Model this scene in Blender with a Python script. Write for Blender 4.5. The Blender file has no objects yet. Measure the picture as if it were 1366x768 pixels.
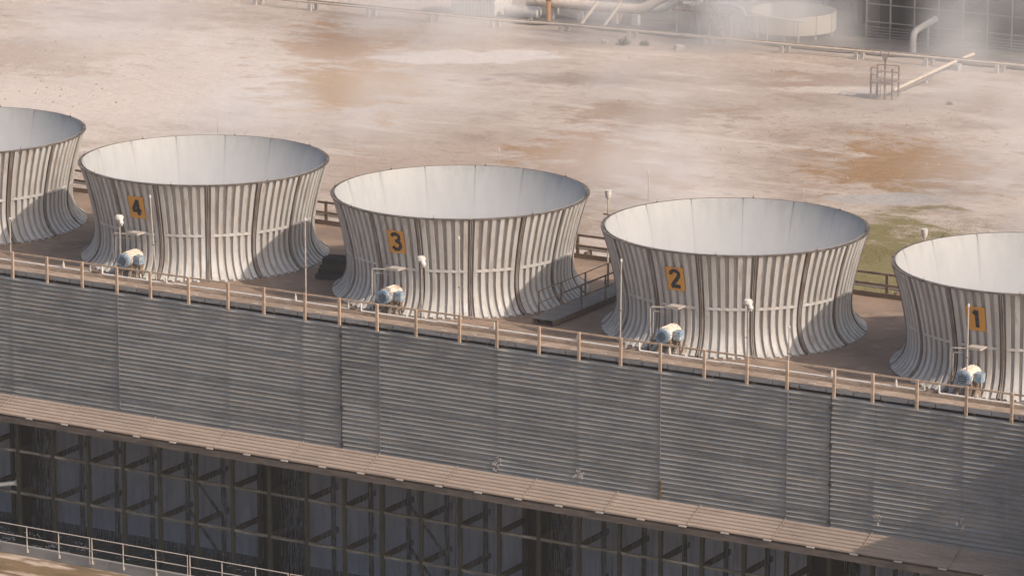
import bpy, math, random
from math import sin, cos, pi, radians, sqrt, exp
from mathutils import Vector, Matrix, noise

random.seed(7)
scene = bpy.context.scene
col = scene.collection

# ---------------------------------------------------------------- camera
cam_d = bpy.data.cameras.new("camera")
cam = bpy.data.objects.new("camera", cam_d)
col.objects.link(cam)
cam.location = (108.395, -142.967, 53.643)
cam.rotation_euler = (pi / 2 - 0.2347, 0, 0.5308)
cam_d.sensor_width = 36
cam_d.lens = 152.96
cam_d.clip_start = 1.0
cam_d.clip_end = 6000
scene.camera = cam

# ---------------------------------------------------------------- light
SUN_EL, SUN_FRONT = radians(39.5), radians(4.5)
to_sun = Vector((cos(SUN_EL) * cos(SUN_FRONT), -cos(SUN_EL) * sin(SUN_FRONT), sin(SUN_EL)))
world = bpy.data.worlds.new("World")
scene.world = world
world.use_nodes = True
wn = world.node_tree.nodes
sky = wn.new("ShaderNodeTexSky")
sky.sky_type = 'NISHITA'
sky.sun_disc = False
sky.sun_elevation = SUN_EL
sky.sun_rotation = radians(90) + SUN_FRONT
sky.air_density = 1.0
sky.dust_density = 4.0
sky.ozone_density = 0.7
wn["Background"].inputs[1].default_value = 0.135
world.node_tree.links.new(sky.outputs[0], wn["Background"].inputs[0])

sun_d = bpy.data.lights.new("sun", 'SUN')
sun_d.energy = 3.1
sun_d.angle = radians(1.0)
sun_d.color = (1.0, 0.88, 0.76)
sun = bpy.data.objects.new("sun", sun_d)
col.objects.link(sun)
sun.rotation_euler = to_sun.to_track_quat('Z', 'Y').to_euler()

vs = scene.view_settings
vs.view_transform = 'Standard'
vs.look = 'None'
vs.exposure = 0.36
vs.gamma = 1.0
vs.use_curve_mapping = False
scene.cycles.volume_step_rate = 0.9
scene.cycles.volume_max_steps = 256
scene.cycles.volume_bounces = 2
scene.cycles.max_bounces = 5

# ---------------------------------------------------------------- materials
MATS = {}


def mat(name, base, rough=0.8, layers=(), bump=None, metallic=0.0, rand=0.0, spec=0.3):
    """layers: (colour, (sx,sy,sz), low, high, amount) - noise masks in world space."""
    m = bpy.data.materials.new(name)
    m.use_nodes = True
    nt = m.node_tree
    N, L = nt.nodes, nt.links
    b = N["Principled BSDF"]
    b.inputs["Roughness"].default_value = rough
    b.inputs["Metallic"].default_value = metallic
    b.inputs["Specular IOR Level"].default_value = spec
    geo = N.new("ShaderNodeNewGeometry")
    rgb = N.new("ShaderNodeRGB")
    rgb.outputs[0].default_value = (*base, 1)
    cur = rgb.outputs[0]
    for i, (c, sc, lo, hi, amt) in enumerate(layers):
        mp = N.new("ShaderNodeMapping")
        mp.inputs["Scale"].default_value = sc
        mp.inputs["Location"].default_value = (3.7 * i, 1.3 * i, 5.1 * i)
        L.new(geo.outputs["Position"], mp.inputs["Vector"])
        nz = N.new("ShaderNodeTexNoise")
        nz.inputs["Scale"].default_value = 1.0
        nz.inputs["Detail"].default_value = 5
        nz.inputs["Roughness"].default_value = 0.6
        L.new(mp.outputs[0], nz.inputs["Vector"])
        mr = N.new("ShaderNodeMapRange")
        mr.inputs["From Min"].default_value = lo
        mr.inputs["From Max"].default_value = hi
        mr.inputs["To Max"].default_value = amt
        L.new(nz.outputs[0], mr.inputs["Value"])
        mx = N.new("ShaderNodeMix")
        mx.data_type = 'RGBA'
        L.new(mr.outputs[0], mx.inputs["Factor"])
        L.new(cur, mx.inputs[6])
        mx.inputs[7].default_value = (*c, 1)
        cur = mx.outputs[2]
    if rand:
        oi = N.new("ShaderNodeObjectInfo")
        mr = N.new("ShaderNodeMapRange")
        mr.inputs["To Min"].default_value = 1 - rand
        mr.inputs["To Max"].default_value = 1 + rand
        L.new(oi.outputs["Random"], mr.inputs["Value"])
        hs = N.new("ShaderNodeHueSaturation")
        L.new(mr.outputs[0], hs.inputs["Value"])
        L.new(cur, hs.inputs["Color"])
        cur = hs.outputs[0]
    L.new(cur, b.inputs["Base Color"])
    if bump:
        nz = N.new("ShaderNodeTexNoise")
        nz.inputs["Scale"].default_value = bump[0]
        nz.inputs["Detail"].default_value = 4
        L.new(geo.outputs["Position"], nz.inputs["Vector"])
        bp = N.new("ShaderNodeBump")
        bp.inputs["Strength"].default_value = bump[1]
        bp.inputs["Distance"].default_value = 0.05
        L.new(nz.outputs[0], bp.inputs["Height"])
        L.new(bp.outputs[0], b.inputs["Normal"])
    MATS[name] = m
    return m


mat("stack_skin", (0.40, 0.38, 0.355), 0.7,
    [((0.32, 0.295, 0.27), (3, 3, 0.35), 0.45, 0.7, 0.7),
     ((0.50, 0.48, 0.455), (0.5, 0.5, 0.5), 0.5, 0.75, 0.5),
     ((0.29, 0.21, 0.145), (4, 4, 0.4), 0.55, 0.74, 0.75)], bump=(9, 0.1), rand=0.07)
mat("stack_paint", (0.46, 0.438, 0.412), 0.6,
    [((0.36, 0.33, 0.30), (3, 3, 0.35), 0.45, 0.7, 0.8),
     ((0.54, 0.52, 0.495), (0.5, 0.5, 0.5), 0.5, 0.75, 0.6),
     ((0.29, 0.21, 0.15), (4, 4, 0.35), 0.54, 0.72, 0.75)], bump=(9, 0.1), rand=0.08)
mat("stack_inner", (0.345, 0.338, 0.326), 0.6,
    [((0.265, 0.265, 0.26), (3, 3, 0.12), 0.42, 0.7, 0.6),
     ((0.24, 0.225, 0.21), (9, 9, 0.2), 0.56, 0.8, 0.4)], rand=0.03)
mat("flange", (0.27, 0.24, 0.215), 0.7,
    [((0.13, 0.085, 0.06), (4, 4, 0.8), 0.42, 0.65, 0.8)])
mat("seam", (0.06, 0.05, 0.045), 0.8)
mat("rim", (0.075, 0.06, 0.052), 0.7, [((0.2, 0.16, 0.13), (3, 3, 3), 0.45, 0.65, 0.8)])
mat("seam_grey", (0.27, 0.265, 0.257), 0.7)
mat("plate_orange", (0.56, 0.275, 0.06), 0.55,
    [((0.5, 0.25, 0.06), (5, 5, 3), 0.5, 0.75, 0.6), ((0.5, 0.36, 0.2), (12, 12, 5), 0.6, 0.75, 0.5)])
mat("digit_black", (0.025, 0.027, 0.035), 0.6, [((0.09, 0.09, 0.10), (6, 6, 6), 0.5, 0.7, 0.7)])
mat("motor_blue", (0.17, 0.24, 0.31), 0.5, [((0.46, 0.45, 0.43), (6, 6, 6), 0.46, 0.66, 0.85)], rand=0.1)
mat("motor_cream", (0.62, 0.55, 0.47), 0.6, [((0.26, 0.15, 0.09), (5, 5, 5), 0.5, 0.68, 0.75)])
mat("motor_grille", (0.05, 0.07, 0.09), 0.6)
mat("rust_steel", (0.17, 0.12, 0.09), 0.85, [((0.34, 0.27, 0.21), (4, 4, 4), 0.45, 0.65, 0.8)])
mat("pale_steel", (0.40, 0.36, 0.315), 0.6, [((0.26, 0.17, 0.11), (6, 6, 6), 0.52, 0.7, 0.7)])
mat("white_pipe", (0.66, 0.63, 0.58), 0.5, [((0.4, 0.32, 0.26), (5, 5, 5), 0.52, 0.7, 0.6)])
mat("timber_rail", (0.42, 0.31, 0.225), 0.85,
    [((0.25, 0.175, 0.12), (5, 12, 12), 0.45, 0.68, 0.8), ((0.50, 0.40, 0.31), (1, 3, 3), 0.5, 0.7, 0.6)], rand=0.12)
mat("timber_dark", (0.15, 0.105, 0.075), 0.9, [((0.28, 0.2, 0.14), (2, 9, 9), 0.45, 0.7, 0.7)], rand=0.15)
mat("walk_board", (0.30, 0.225, 0.17), 0.9,
    [((0.19, 0.145, 0.11), (2, 6, 6), 0.42, 0.66, 0.8), ((0.42, 0.35, 0.29), (1, 4, 4), 0.55, 0.7, 0.6)], rand=0.15)
mat("walk_fascia", (0.27, 0.27, 0.265), 0.8, [((0.16, 0.13, 0.11), (2, 2, 6), 0.5, 0.7, 0.7)], rand=0.12)
mat("deck", (0.25, 0.175, 0.125), 0.92,
    [((0.15, 0.11, 0.085), (0.5, 0.5, 0.5), 0.42, 0.66, 0.8),
     ((0.36, 0.27, 0.20), (0.9, 0.9, 0.9), 0.55, 0.75, 0.7),
     ((0.10, 0.08, 0.065), (3, 3, 3), 0.6, 0.75, 0.5)], bump=(8, 0.25))
mat("cladding", (0.268, 0.264, 0.252), 0.6,
    [((0.175, 0.178, 0.178), (0.5, 1, 1.2), 0.42, 0.66, 0.7),
     ((0.33, 0.285, 0.24), (0.35, 2, 7), 0.52, 0.70, 0.7),
     ((0.11, 0.10, 0.095), (0.6, 2, 9), 0.58, 0.73, 0.7),
     ((0.34, 0.34, 0.33), (3, 2, 0.25), 0.58, 0.75, 0.45),
     ((0.19, 0.14, 0.105), (4, 3, 0.4), 0.63, 0.78, 0.5)], rand=0.08)
mat("hood", (0.31, 0.24, 0.19), 0.8,
    [((0.23, 0.175, 0.14), (0.5, 3, 3), 0.45, 0.68, 0.7), ((0.40, 0.33, 0.27), (2, 6, 6), 0.55, 0.72, 0.5)], rand=0.07)
mat("seam_pale", (0.50, 0.45, 0.40), 0.8)
mat("fascia_wood", (0.17, 0.135, 0.11), 0.9,
    [((0.085, 0.07, 0.055), (1, 6, 6), 0.42, 0.64, 0.8), ((0.30, 0.25, 0.2), (0.7, 5, 8), 0.58, 0.74, 0.7)])
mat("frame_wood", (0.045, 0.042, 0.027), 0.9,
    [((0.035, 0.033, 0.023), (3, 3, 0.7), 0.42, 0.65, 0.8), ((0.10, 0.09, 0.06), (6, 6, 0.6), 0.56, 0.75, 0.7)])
mat("girt_wood", (0.13, 0.115, 0.09), 0.9,
    [((0.36, 0.32, 0.27), (0.6, 3, 3), 0.5, 0.66, 0.85), ((0.06, 0.055, 0.04), (2, 4, 4), 0.52, 0.7, 0.6)])
mat("fill", (0.38, 0.40, 0.45), 0.9, [((0.20, 0.21, 0.235), (5, 5, 0.5), 0.40, 0.68, 0.8), ((0.27, 0.28, 0.31), (0.7, 1, 0.6), 0.5, 0.7, 0.6)])
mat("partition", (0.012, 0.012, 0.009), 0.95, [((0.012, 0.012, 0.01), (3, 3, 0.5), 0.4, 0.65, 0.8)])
mat("falling_drops", (0.30, 0.325, 0.375), 0.4)
mat("concrete", (0.30, 0.285, 0.265), 0.9,
    [((0.2, 0.18, 0.16), (0.8, 0.8, 2), 0.45, 0.7, 0.7)], rand=0.08)
mat("concrete_pale", (0.46, 0.43, 0.40), 0.9, [((0.3, 0.26, 0.22), (2, 2, 2), 0.45, 0.7, 0.7)], rand=0.08)
mat("basin_rail", (0.48, 0.42, 0.37), 0.6, [((0.38, 0.28, 0.2), (5, 5, 5), 0.55, 0.72, 0.6)])
mat("wet_apron", (0.20, 0.135, 0.075), 0.55,
    [((0.12, 0.085, 0.05), (0.5, 1.2, 1), 0.42, 0.62, 0.8), ((0.50, 0.40, 0.32), (0.25, 1.3, 1), 0.51, 0.6, 0.95)])
mat("foam", (0.40, 0.41, 0.43), 0.8)
mat("dark_timber_pile", (0.05, 0.043, 0.038), 0.95, [((0.09, 0.08, 0.07), (3, 3, 3), 0.5, 0.7, 0.7)], rand=0.25)
mat("grating", (0.17, 0.16, 0.15), 0.8, [((0.27, 0.23, 0.19), (2, 2, 2), 0.5, 0.7, 0.6)])
mat("tank_paint", (0.42, 0.37, 0.32), 0.7, [((0.36, 0.29, 0.23), (1.5, 1.5, 0.6), 0.5, 0.7, 0.7)])
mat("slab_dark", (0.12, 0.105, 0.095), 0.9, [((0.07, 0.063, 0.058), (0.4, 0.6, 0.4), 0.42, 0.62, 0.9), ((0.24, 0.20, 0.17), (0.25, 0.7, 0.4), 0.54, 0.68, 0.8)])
mat("lamp_white", (0.55, 0.51, 0.465), 0.5, [((0.40, 0.33, 0.27), (8, 8, 8), 0.54, 0.7, 0.6)])
mat("cable", (0.04, 0.036, 0.033), 0.7)
mat("far_frame", (0.22, 0.205, 0.185), 0.8, [((0.2, 0.18, 0.15), (2, 2, 1), 0.45, 0.7, 0.7)])
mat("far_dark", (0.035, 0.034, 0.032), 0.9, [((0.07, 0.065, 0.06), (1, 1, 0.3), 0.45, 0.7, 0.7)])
mat("far_clad", (0.16, 0.155, 0.15), 0.8, [((0.1, 0.1, 0.1), (0.3, 0.3, 0.8), 0.45, 0.7, 0.7)])
mat("pipe_silver", (0.48, 0.46, 0.43), 0.5, [((0.33, 0.27, 0.21), (1.5, 1.5, 1.5), 0.5, 0.7, 0.7)], metallic=0.0)
mat("pipe_cream", (0.50, 0.42, 0.34), 0.7, [((0.33, 0.24, 0.17), (2, 2, 2), 0.5, 0.7, 0.7)])
mat("rust_orange", (0.42, 0.20, 0.07), 0.85, [((0.25, 0.11, 0.04), (3, 3, 3), 0.45, 0.7, 0.8)])
mat("grass_blade", (0.20, 0.175, 0.07), 0.9, [((0.26, 0.21, 0.10), (0.7, 0.7, 0.7), 0.45, 0.65, 0.9)])
mat("shrub_leaf", (0.085, 0.085, 0.045), 0.9, [((0.16, 0.14, 0.08), (3, 3, 3), 0.45, 0.65, 0.8)])
mat("stone", (0.30, 0.25, 0.21), 0.9, [((0.25, 0.2, 0.16), (3, 3, 3), 0.45, 0.65, 0.8)])


def water_material():
    m = bpy.data.materials.new("basin_water")
    m.use_nodes = True
    nt = m.node_tree
    b = nt.nodes["Principled BSDF"]
    b.inputs["Base Color"].default_value = (0.018, 0.022, 0.02, 1)
    b.inputs["Roughness"].default_value = 0.25
    geo = nt.nodes.new("ShaderNodeNewGeometry")
    nz = nt.nodes.new("ShaderNodeTexNoise")
    nz.inputs["Scale"].default_value = 3.0
    nz.inputs["Detail"].default_value = 5
    nt.links.new(geo.outputs["Position"], nz.inputs["Vector"])
    bp = nt.nodes.new("ShaderNodeBump")
    bp.inputs["Strength"].default_value = 0.7
    bp.inputs["Distance"].default_value = 0.1
    nt.links.new(nz.outputs[0], bp.inputs["Height"])
    nt.links.new(bp.outputs[0], b.inputs["Normal"])
    MATS["basin_water"] = m


water_material()


def ground_material():
    """Pale silica-crusted earth; stained patches where the soil itself is brown, red or grassed."""
    m = bpy.data.materials.new("ground_earth")
    m.use_nodes = True
    nt = m.node_tree
    N, L = nt.nodes, nt.links
    b = N["Principled BSDF"]
    b.inputs["Roughness"].default_value = 0.95
    b.inputs["Specular IOR Level"].default_value = 0.1
    geo = N.new("ShaderNodeNewGeometry")

    def mathn(op, a, c=None, d=None):
        n = N.new("ShaderNodeMath")
        n.operation = op
        for i, v in enumerate((a, c, d)):
            if v is None:
                continue
            if isinstance(v, (int, float)):
                n.inputs[i].default_value = v
            else:
                L.new(v, n.inputs[i])
        return n.outputs[0]

    def nz(scale, loc=0, detail=6, rough=0.62, dist=0.0):
        mp = N.new("ShaderNodeMapping")
        mp.inputs["Scale"].default_value = scale
        mp.inputs["Location"].default_value = (loc, loc * 0.7, 0)
        L.new(geo.outputs["Position"], mp.inputs["Vector"])
        n = N.new("ShaderNodeTexNoise")
        n.inputs["Scale"].default_value = 1
        n.inputs["Detail"].default_value = detail
        n.inputs["Roughness"].default_value = rough
        n.inputs["Distortion"].default_value = dist
        L.new(mp.outputs[0], n.inputs["Vector"])
        return n.outputs[0]

    def ramp(v, lo, hi, amt=1.0):
        n = N.new("ShaderNodeMapRange")
        n.interpolation_type = 'SMOOTHSTEP'
        n.inputs["From Min"].default_value = lo
        n.inputs["From Max"].default_value = hi
        n.inputs["To Max"].default_value = amt
        L.new(v, n.inputs["Value"])
        return n.outputs[0]

    def mix(f, a, c):
        n = N.new("ShaderNodeMix")
        n.data_type = 'RGBA'
        L.new(f, n.inputs["Factor"])
        if isinstance(a, tuple):
            n.inputs[6].default_value = (*a, 1)
        else:
            L.new(a, n.inputs[6])
        n.inputs[7].default_value = (*c, 1)
        return n.outputs[2]

    def blob(cx, cy, rx, ry, ang):
        mp = N.new("ShaderNodeMapping")
        mp.vector_type = 'TEXTURE'
        mp.inputs["Location"].default_value = (cx, cy, 0)
        mp.inputs["Rotation"].default_value = (0, 0, ang)
        mp.inputs["Scale"].default_value = (rx, ry, 1e6)
        L.new(geo.outputs["Position"], mp.inputs["Vector"])
        ln = N.new("ShaderNodeVectorMath")
        ln.operation = 'LENGTH'
        L.new(mp.outputs[0], ln.inputs[0])
        return mathn('SUBTRACT', 1.0, ln.outputs[1])

    cur = mix(ramp(nz((0.05, 0.07, 0.05), 3), 0.40, 0.62), (0.35, 0.275, 0.22), (0.44, 0.365, 0.305))
    cur = mix(ramp(nz((0.16, 0.22, 0.1), 11, 7), 0.50, 0.68, 0.75), cur, (0.265, 0.20, 0.158))
    cur = mix(ramp(nz((0.10, 0.45, 0.1), 23, 7), 0.53, 0.66, 0.6), cur, (0.50, 0.43, 0.375))
    cur = mix(ramp(nz((0.7, 1.1, 0.5), 31, 6), 0.52, 0.70, 0.6), cur, (0.22, 0.17, 0.135))
    cur = mix(ramp(nz((2.2, 2.6, 1.0), 61, 5), 0.52, 0.74, 0.55), cur, (0.24, 0.185, 0.15))
    brk = nz((0.30, 0.42, 0.3), 47, 8, 0.7)
    for (cx, cy, rx, ry, c, amt) in [(-62, 84, 30, 28, (0.54, 0.47, 0.415), 0.85), (10, 97, 12, 16, (0.45, 0.38, 0.33), 0.7)]:
        d = mathn('ADD', blob(cx, cy, rx, ry, 0.5308), mathn('MULTIPLY_ADD', brk, 1.6, -0.8))
        cur = mix(ramp(d, -0.1, 0.6, amt), cur, c)
    A = 0.5308  # patches stretched across the slope
    for (cx, cy, rx, ry, c, amt) in [
        (-43.5, 94.1, 6.5, 11.0, (0.33, 0.20, 0.09), 1.0),
        (-51.5, 106, 5.0, 11.0, (0.32, 0.20, 0.115), 0.9),
        (-17.2, 81.8, 6.5, 11.0, (0.27, 0.155, 0.075), 1.0),
        (-21.5, 96, 7.0, 5.0, (0.24, 0.155, 0.10), 0.7),
        (-0.5, 89.2, 7.2, 9.5, (0.27, 0.165, 0.085), 0.95),
        (-32.0, 104.0, 7.0, 2.6, (0.20, 0.145, 0.11), 0.8),
        (-16.0, 112.0, 9.0, 5.0, (0.25, 0.165, 0.115), 0.7),
        (-67.0, 92.0, 9.0, 8.0, (0.36, 0.27, 0.21), 0.6),
        (-14.5, 66.0, 6.0, 7.0, (0.24, 0.155, 0.085), 0.8),
        (8.6, 66.0, 8.0, 15.0, (0.185, 0.155, 0.07), 1.0),
    ]:
        d = mathn('ADD', blob(cx, cy, rx, ry, A), mathn('MULTIPLY_ADD', brk, 4.2, -2.15))
        cur = mix(ramp(d, -0.12, 0.6, amt), cur, c)
    for (cx, cy, rx, ry, c, amt) in [
        (-42.3, 107.4, 9.0, 3.2, (0.50, 0.45, 0.41), 0.9),
        (2.2, 80.8, 4.5, 2.2, (0.36, 0.335, 0.315), 0.8),
        (-13.5, 110.5, 8.0, 2.0, (0.48, 0.41, 0.35), 0.9),
    ]:
        d = mathn('ADD', blob(cx, cy, rx, ry, A), mathn('MULTIPLY_ADD', brk, 1.6, -0.8))
        cur = mix(ramp(d, 0.15, 0.4, amt), cur, c)
    # wheel tracks: a pale pair of arcs over the brown patch
    for (cx, cy, r) in [(2, 72, 17.6), (2, 72, 19.3)]:
        mp = N.new("ShaderNodeVectorMath")
        mp.operation = 'SUBTRACT'
        L.new(geo.outputs["Position"], mp.inputs[0])
        mp.inputs[1].default_value = (cx, cy, 0)
        ln = N.new("ShaderNodeVectorMath")
        ln.operation = 'LENGTH'
        L.new(mp.outputs[0], ln.inputs[0])
        d = mathn('ABSOLUTE', mathn('SUBTRACT', ln.outputs[1], r))
        d = mathn('SUBTRACT', mathn('MULTIPLY_ADD', brk, 1.1, -0.28), d)
        cur = mix(ramp(d, 0.0, 0.3, 0.22), cur, (0.36, 0.285, 0.23))
    L.new(cur, b.inputs["Base Color"])
    bp = N.new("ShaderNodeBump")
    bp.inputs["Strength"].default_value = 0.9
    bp.inputs["Distance"].default_value = 0.25
    L.new(nz((0.9, 1.3, 0.9), 5, 8, 0.7), bp.inputs["Height"])
    L.new(bp.outputs[0], b.inputs["Normal"])
    MATS["ground_earth"] = m


ground_material()

# ---------------------------------------------------------------- mesh helpers


class MB:
    def __init__(self):
        self.v, self.f, self.m = [], [], []
        self.mi = 0

    def add(self, vs, fs):
        o = len(self.v)
        self.v += [tuple(p) for p in vs]
        self.f += [tuple(i + o for i in q) for q in fs]
        self.m += [self.mi] * len(fs)
        return self

    def box(self, x0, x1, y0, y1, z0, z1):
        return self.add([(x0, y0, z0), (x1, y0, z0), (x1, y1, z0), (x0, y1, z0),
                         (x0, y0, z1), (x1, y0, z1), (x1, y1, z1), (x0, y1, z1)],
                        [(3, 2, 1, 0), (4, 5, 6, 7), (0, 1, 5, 4), (1, 2, 6, 5), (2, 3, 7, 6), (3, 0, 4, 7)])

    def bar(self, p, q, w, h=None, up=(0, 0, 1)):
        h = h or w
        p, q = Vector(p), Vector(q)
        d = (q - p).normalized()
        u = Vector(up)
        if abs(d.dot(u)) > 0.99:
            u = Vector((0, 1, 0))
        s = d.cross(u).normalized()
        u = s.cross(d).normalized()
        s *= w / 2
        u *= h / 2
        return self.add([p - s - u, p + s - u, p + s + u, p - s + u, q - s - u, q + s - u, q + s + u, q - s + u],
                        [(0, 1, 2, 3), (7, 6, 5, 4), (0, 4, 5, 1), (1, 5, 6, 2), (2, 6, 7, 3), (3, 7, 4, 0)])

    def tube(self, path, r, n=8, caps=True):
        P = [Vector(p) for p in path]
        R = r if isinstance(r, (list, tuple)) else [r] * len(P)
        rings = []
        prev = None
        for i, p in enumerate(P):
            if i == 0:
                d = P[1] - P[0]
            elif i == len(P) - 1:
                d = P[-1] - P[-2]
            else:
                d = (P[i + 1] - P[i]).normalized() + (P[i] - P[i - 1]).normalized()
            d.normalize()
            if prev is None:
                a = Vector((0, 0, 1)) if abs(d.z) < 0.9 else Vector((1, 0, 0))
                prev = d.cross(a).normalized()
            s = (prev - d * prev.dot(d)).normalized()
            prev = s
            t = d.cross(s)
            rings.append([p + (s * cos(2 * pi * k / n) + t * sin(2 * pi * k / n)) * R[i] for k in range(n)])
        vs = [q for g in rings for q in g]
        fs = []
        for i in range(len(P) - 1):
            for k in range(n):
                fs.append((i * n + k, i * n + (k + 1) % n, (i + 1) * n + (k + 1) % n, (i + 1) * n + k))
        if caps:
            fs.append(tuple(reversed(range(n))))
            fs.append(tuple(range((len(P) - 1) * n, len(P) * n)))
        return self.add(vs, fs)

    def mesh(self, name, mats, smooth=False):
        me = bpy.data.meshes.new(name)
        me.from_pydata(self.v, [], self.f)
        for m in (mats if isinstance(mats, (list, tuple)) else [mats]):
            me.materials.append(MATS[m])
        me.polygons.foreach_set("material_index", self.m)
        if smooth:
            me.polygons.foreach_set("use_smooth", [True] * len(self.f))
            me.set_sharp_from_angle(angle=radians(35))
        me.update()
        return me

    def build(self, name, mats, parent=None, smooth=False):
        return obj(name, self.mesh(name, mats, smooth), parent)


def obj(name, me, parent=None, loc=None, rz=None):
    o = bpy.data.objects.new(name, me)
    col.objects.link(o)
    o.parent = parent
    if loc is not None:
        o.location = loc
    if rz is not None:
        o.rotation_euler = (0, 0, rz)
    return o


def tag(o, label, cat, group=None):
    o["label"] = label
    o["category"] = cat
    if group:
        o["group"] = group
    return o


def thing(name, label, cat, loc=(0, 0, 0), rz=0.0, group=None):
    o = obj(name, None, None, loc, rz)
    o.empty_display_size = 0.3
    return tag(o, label, cat, group)


def bend(path, r, n=5):
    """round the corners of a polyline"""
    P = [Vector(p) for p in path]
    out = [P[0]]
    for i in range(1, len(P) - 1):
        a = P[i] + (P[i - 1] - P[i]).normalized() * r
        b = P[i] + (P[i + 1] - P[i]).normalized() * r
        for k in range(n + 1):
            t = k / n
            out.append(a * (1 - t) ** 2 + P[i] * 2 * t * (1 - t) + b * t * t)
    return out + [P[-1]]


# ---------------------------------------------------------------- key sizes
BAY = 1.83
ZT = 12.6          # top of deck railing
ZD = 11.55         # fan deck
YC = 7.636         # centre line of the stacks
YR = 15.15         # rear edge of the deck
STACK_X = {k: 17.509 + 12.81 * (3 - k) for k in (1, 2, 3, 4, 5)}
X0, X1 = BAY * -12, BAY * 33      # the tower from end to end


# ---------------------------------------------------------------- the ground
def gh(x, y):
    f = 1.0 if y > 24 else max(0.0, (y - 18) / 6)
    n = noise.noise(Vector((x * 0.07, y * 0.09, 1.7))) * 0.16 + noise.noise(Vector((x * 0.31, y * 0.4, 4.2))) * 0.06
    return (n - 0.02) * f


def axis(lo, hi, step, far):
    a = [-far, -far * 0.5, -far * 0.25]
    v = lo
    while v <= hi:
        a.append(v)
        v += step
    return [t for t in a if t <= lo] + [t for t in a if t > lo] + [far * 0.25, far * 0.5, far]


xs = axis(-110, 50, 0.9, 1500)
ys = axis(-20, 160, 0.9, 1500)
g = MB()
V = [(x, y, gh(x, y) if (-111 < x < 51 and -21 < y < 161) else 0.0) for y in ys for x in xs]
nx = len(xs)
F = [(j * nx + i, j * nx + i + 1, (j + 1) * nx + i + 1, (j + 1) * nx + i) for j in range(len(ys) - 1) for i in range(nx - 1)]
g.add(V, F)
o = g.build("ground", "ground_earth", smooth=True)
o["kind"] = "structure"

g = MB()
g.box(X0 - 2, X1 + 2, -14, -1.82, -0.3, 0.004 + 0.03)
o = g.build("apron", "wet_apron")
o["kind"] = "structure"
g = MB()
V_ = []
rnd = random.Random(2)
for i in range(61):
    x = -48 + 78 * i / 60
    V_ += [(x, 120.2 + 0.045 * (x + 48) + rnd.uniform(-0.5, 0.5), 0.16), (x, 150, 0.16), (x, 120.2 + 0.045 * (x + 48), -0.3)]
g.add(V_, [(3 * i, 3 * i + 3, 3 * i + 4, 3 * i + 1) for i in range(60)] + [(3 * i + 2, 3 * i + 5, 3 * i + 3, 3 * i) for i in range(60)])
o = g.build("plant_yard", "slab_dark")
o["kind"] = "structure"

# ---------------------------------------------------------------- cooling tower
tower = thing("cooling_tower", "long grey corrugated cooling tower carrying the row of fan stacks", "cooling tower", (0, 0, 0))

g = MB()
g.box(X0, X1, 0.95, YR, ZD - 0.35, ZD)
g.build("fan_deck", "deck", tower)

# cladding: laid in laps of eight corrugations, each sheet its own piece
PITCH = 0.1875
seams = [-12, -9, -6, -3, 0, 3, 6, 8, 9, 10, 13, 15, 17, 20, 21, 22, 24, 27, 30, 33]
rows = [(11.49, 8), (9.99, 8), (8.49, 8), (6.99, 4)]
YF = 0.10
for si in range(len(seams) - 1):
    xa, xb = BAY * seams[si], BAY * seams[si + 1]
    for ri, (zt, nc) in enumerate(rows):
        rnd = random.Random(si * 17 + ri * 5)
        amp, fall = rnd.uniform(0.010, 0.040), rnd.uniform(0.35, 0.8)
        seg = max(6, int((xb - xa) / 0.3))
        npf = nc * 6 + 2
        vs, fs = [], []
        for j in range(npf + 1):
            zz = j / 6 * PITCH
            for i in range(seg + 1):
                s = (i / seg) * (xb - xa)
                x = xa + 0.006 + s * (xb - xa - 0.012) / (xb - xa)
                w = -amp * exp(-s / fall) + 0.010 * noise.noise(Vector((x * 0.5, (zt - zz) * 2.3, si * 3.1)))
                y = YF + 0.046 * cos(2 * pi * zz / PITCH) + w - 0.014 * (zz / (nc * PITCH))
                vs.append((x, y, zt - zz))
        n1 = seg + 1
        fs = [(j * n1 + i, (j + 1) * n1 + i, (j + 1) * n1 + i + 1, j * n1 + i + 1) for j in range(npf) for i in range(seg)]
        m = MB()
        m.add(vs, fs)
        # the sheet's back, so that it is a real sheet
        k = len(vs)
        m.add([(a, b_ + 0.008, c) for a, b_, c in vs], [tuple(reversed(q)) for q in fs])
        m.build("cladding_sheet", "cladding", tower, smooth=True)
# backing wall so that no light leaks through the laps
g = MB()
g.box(X0, X1, 0.17, 0.25, 6.25, ZD - 0.36)
g.build("backing_wall", "far_dark", tower)
# joint cover strips: dark movement joints, pale lap strips
for i, w, mt in [(9, 0.035, "seam"), (21, 0.035, "seam")]:
    g = MB()
    g.box(BAY * i - w / 2, BAY * i + w / 2, 0.02, 0.06, 6.35, 11.45)
    for k in range(4):
        g.box(BAY * i - 0.07, BAY * i + 0.07, 0.0, 0.05, 6.5 + 1.5 * k, 6.62 + 1.5 * k)
    g.build("joint_strip", mt, tower)
for i in (3, 10, 17, 20):
    g = MB()
    g.box(BAY * i - 0.02, BAY * i + 0.022, 0.035, 0.056, 6.4 + random.uniform(0, 0.4), 11.4)
    g.build("lap_strip", "cladding", tower)
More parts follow.
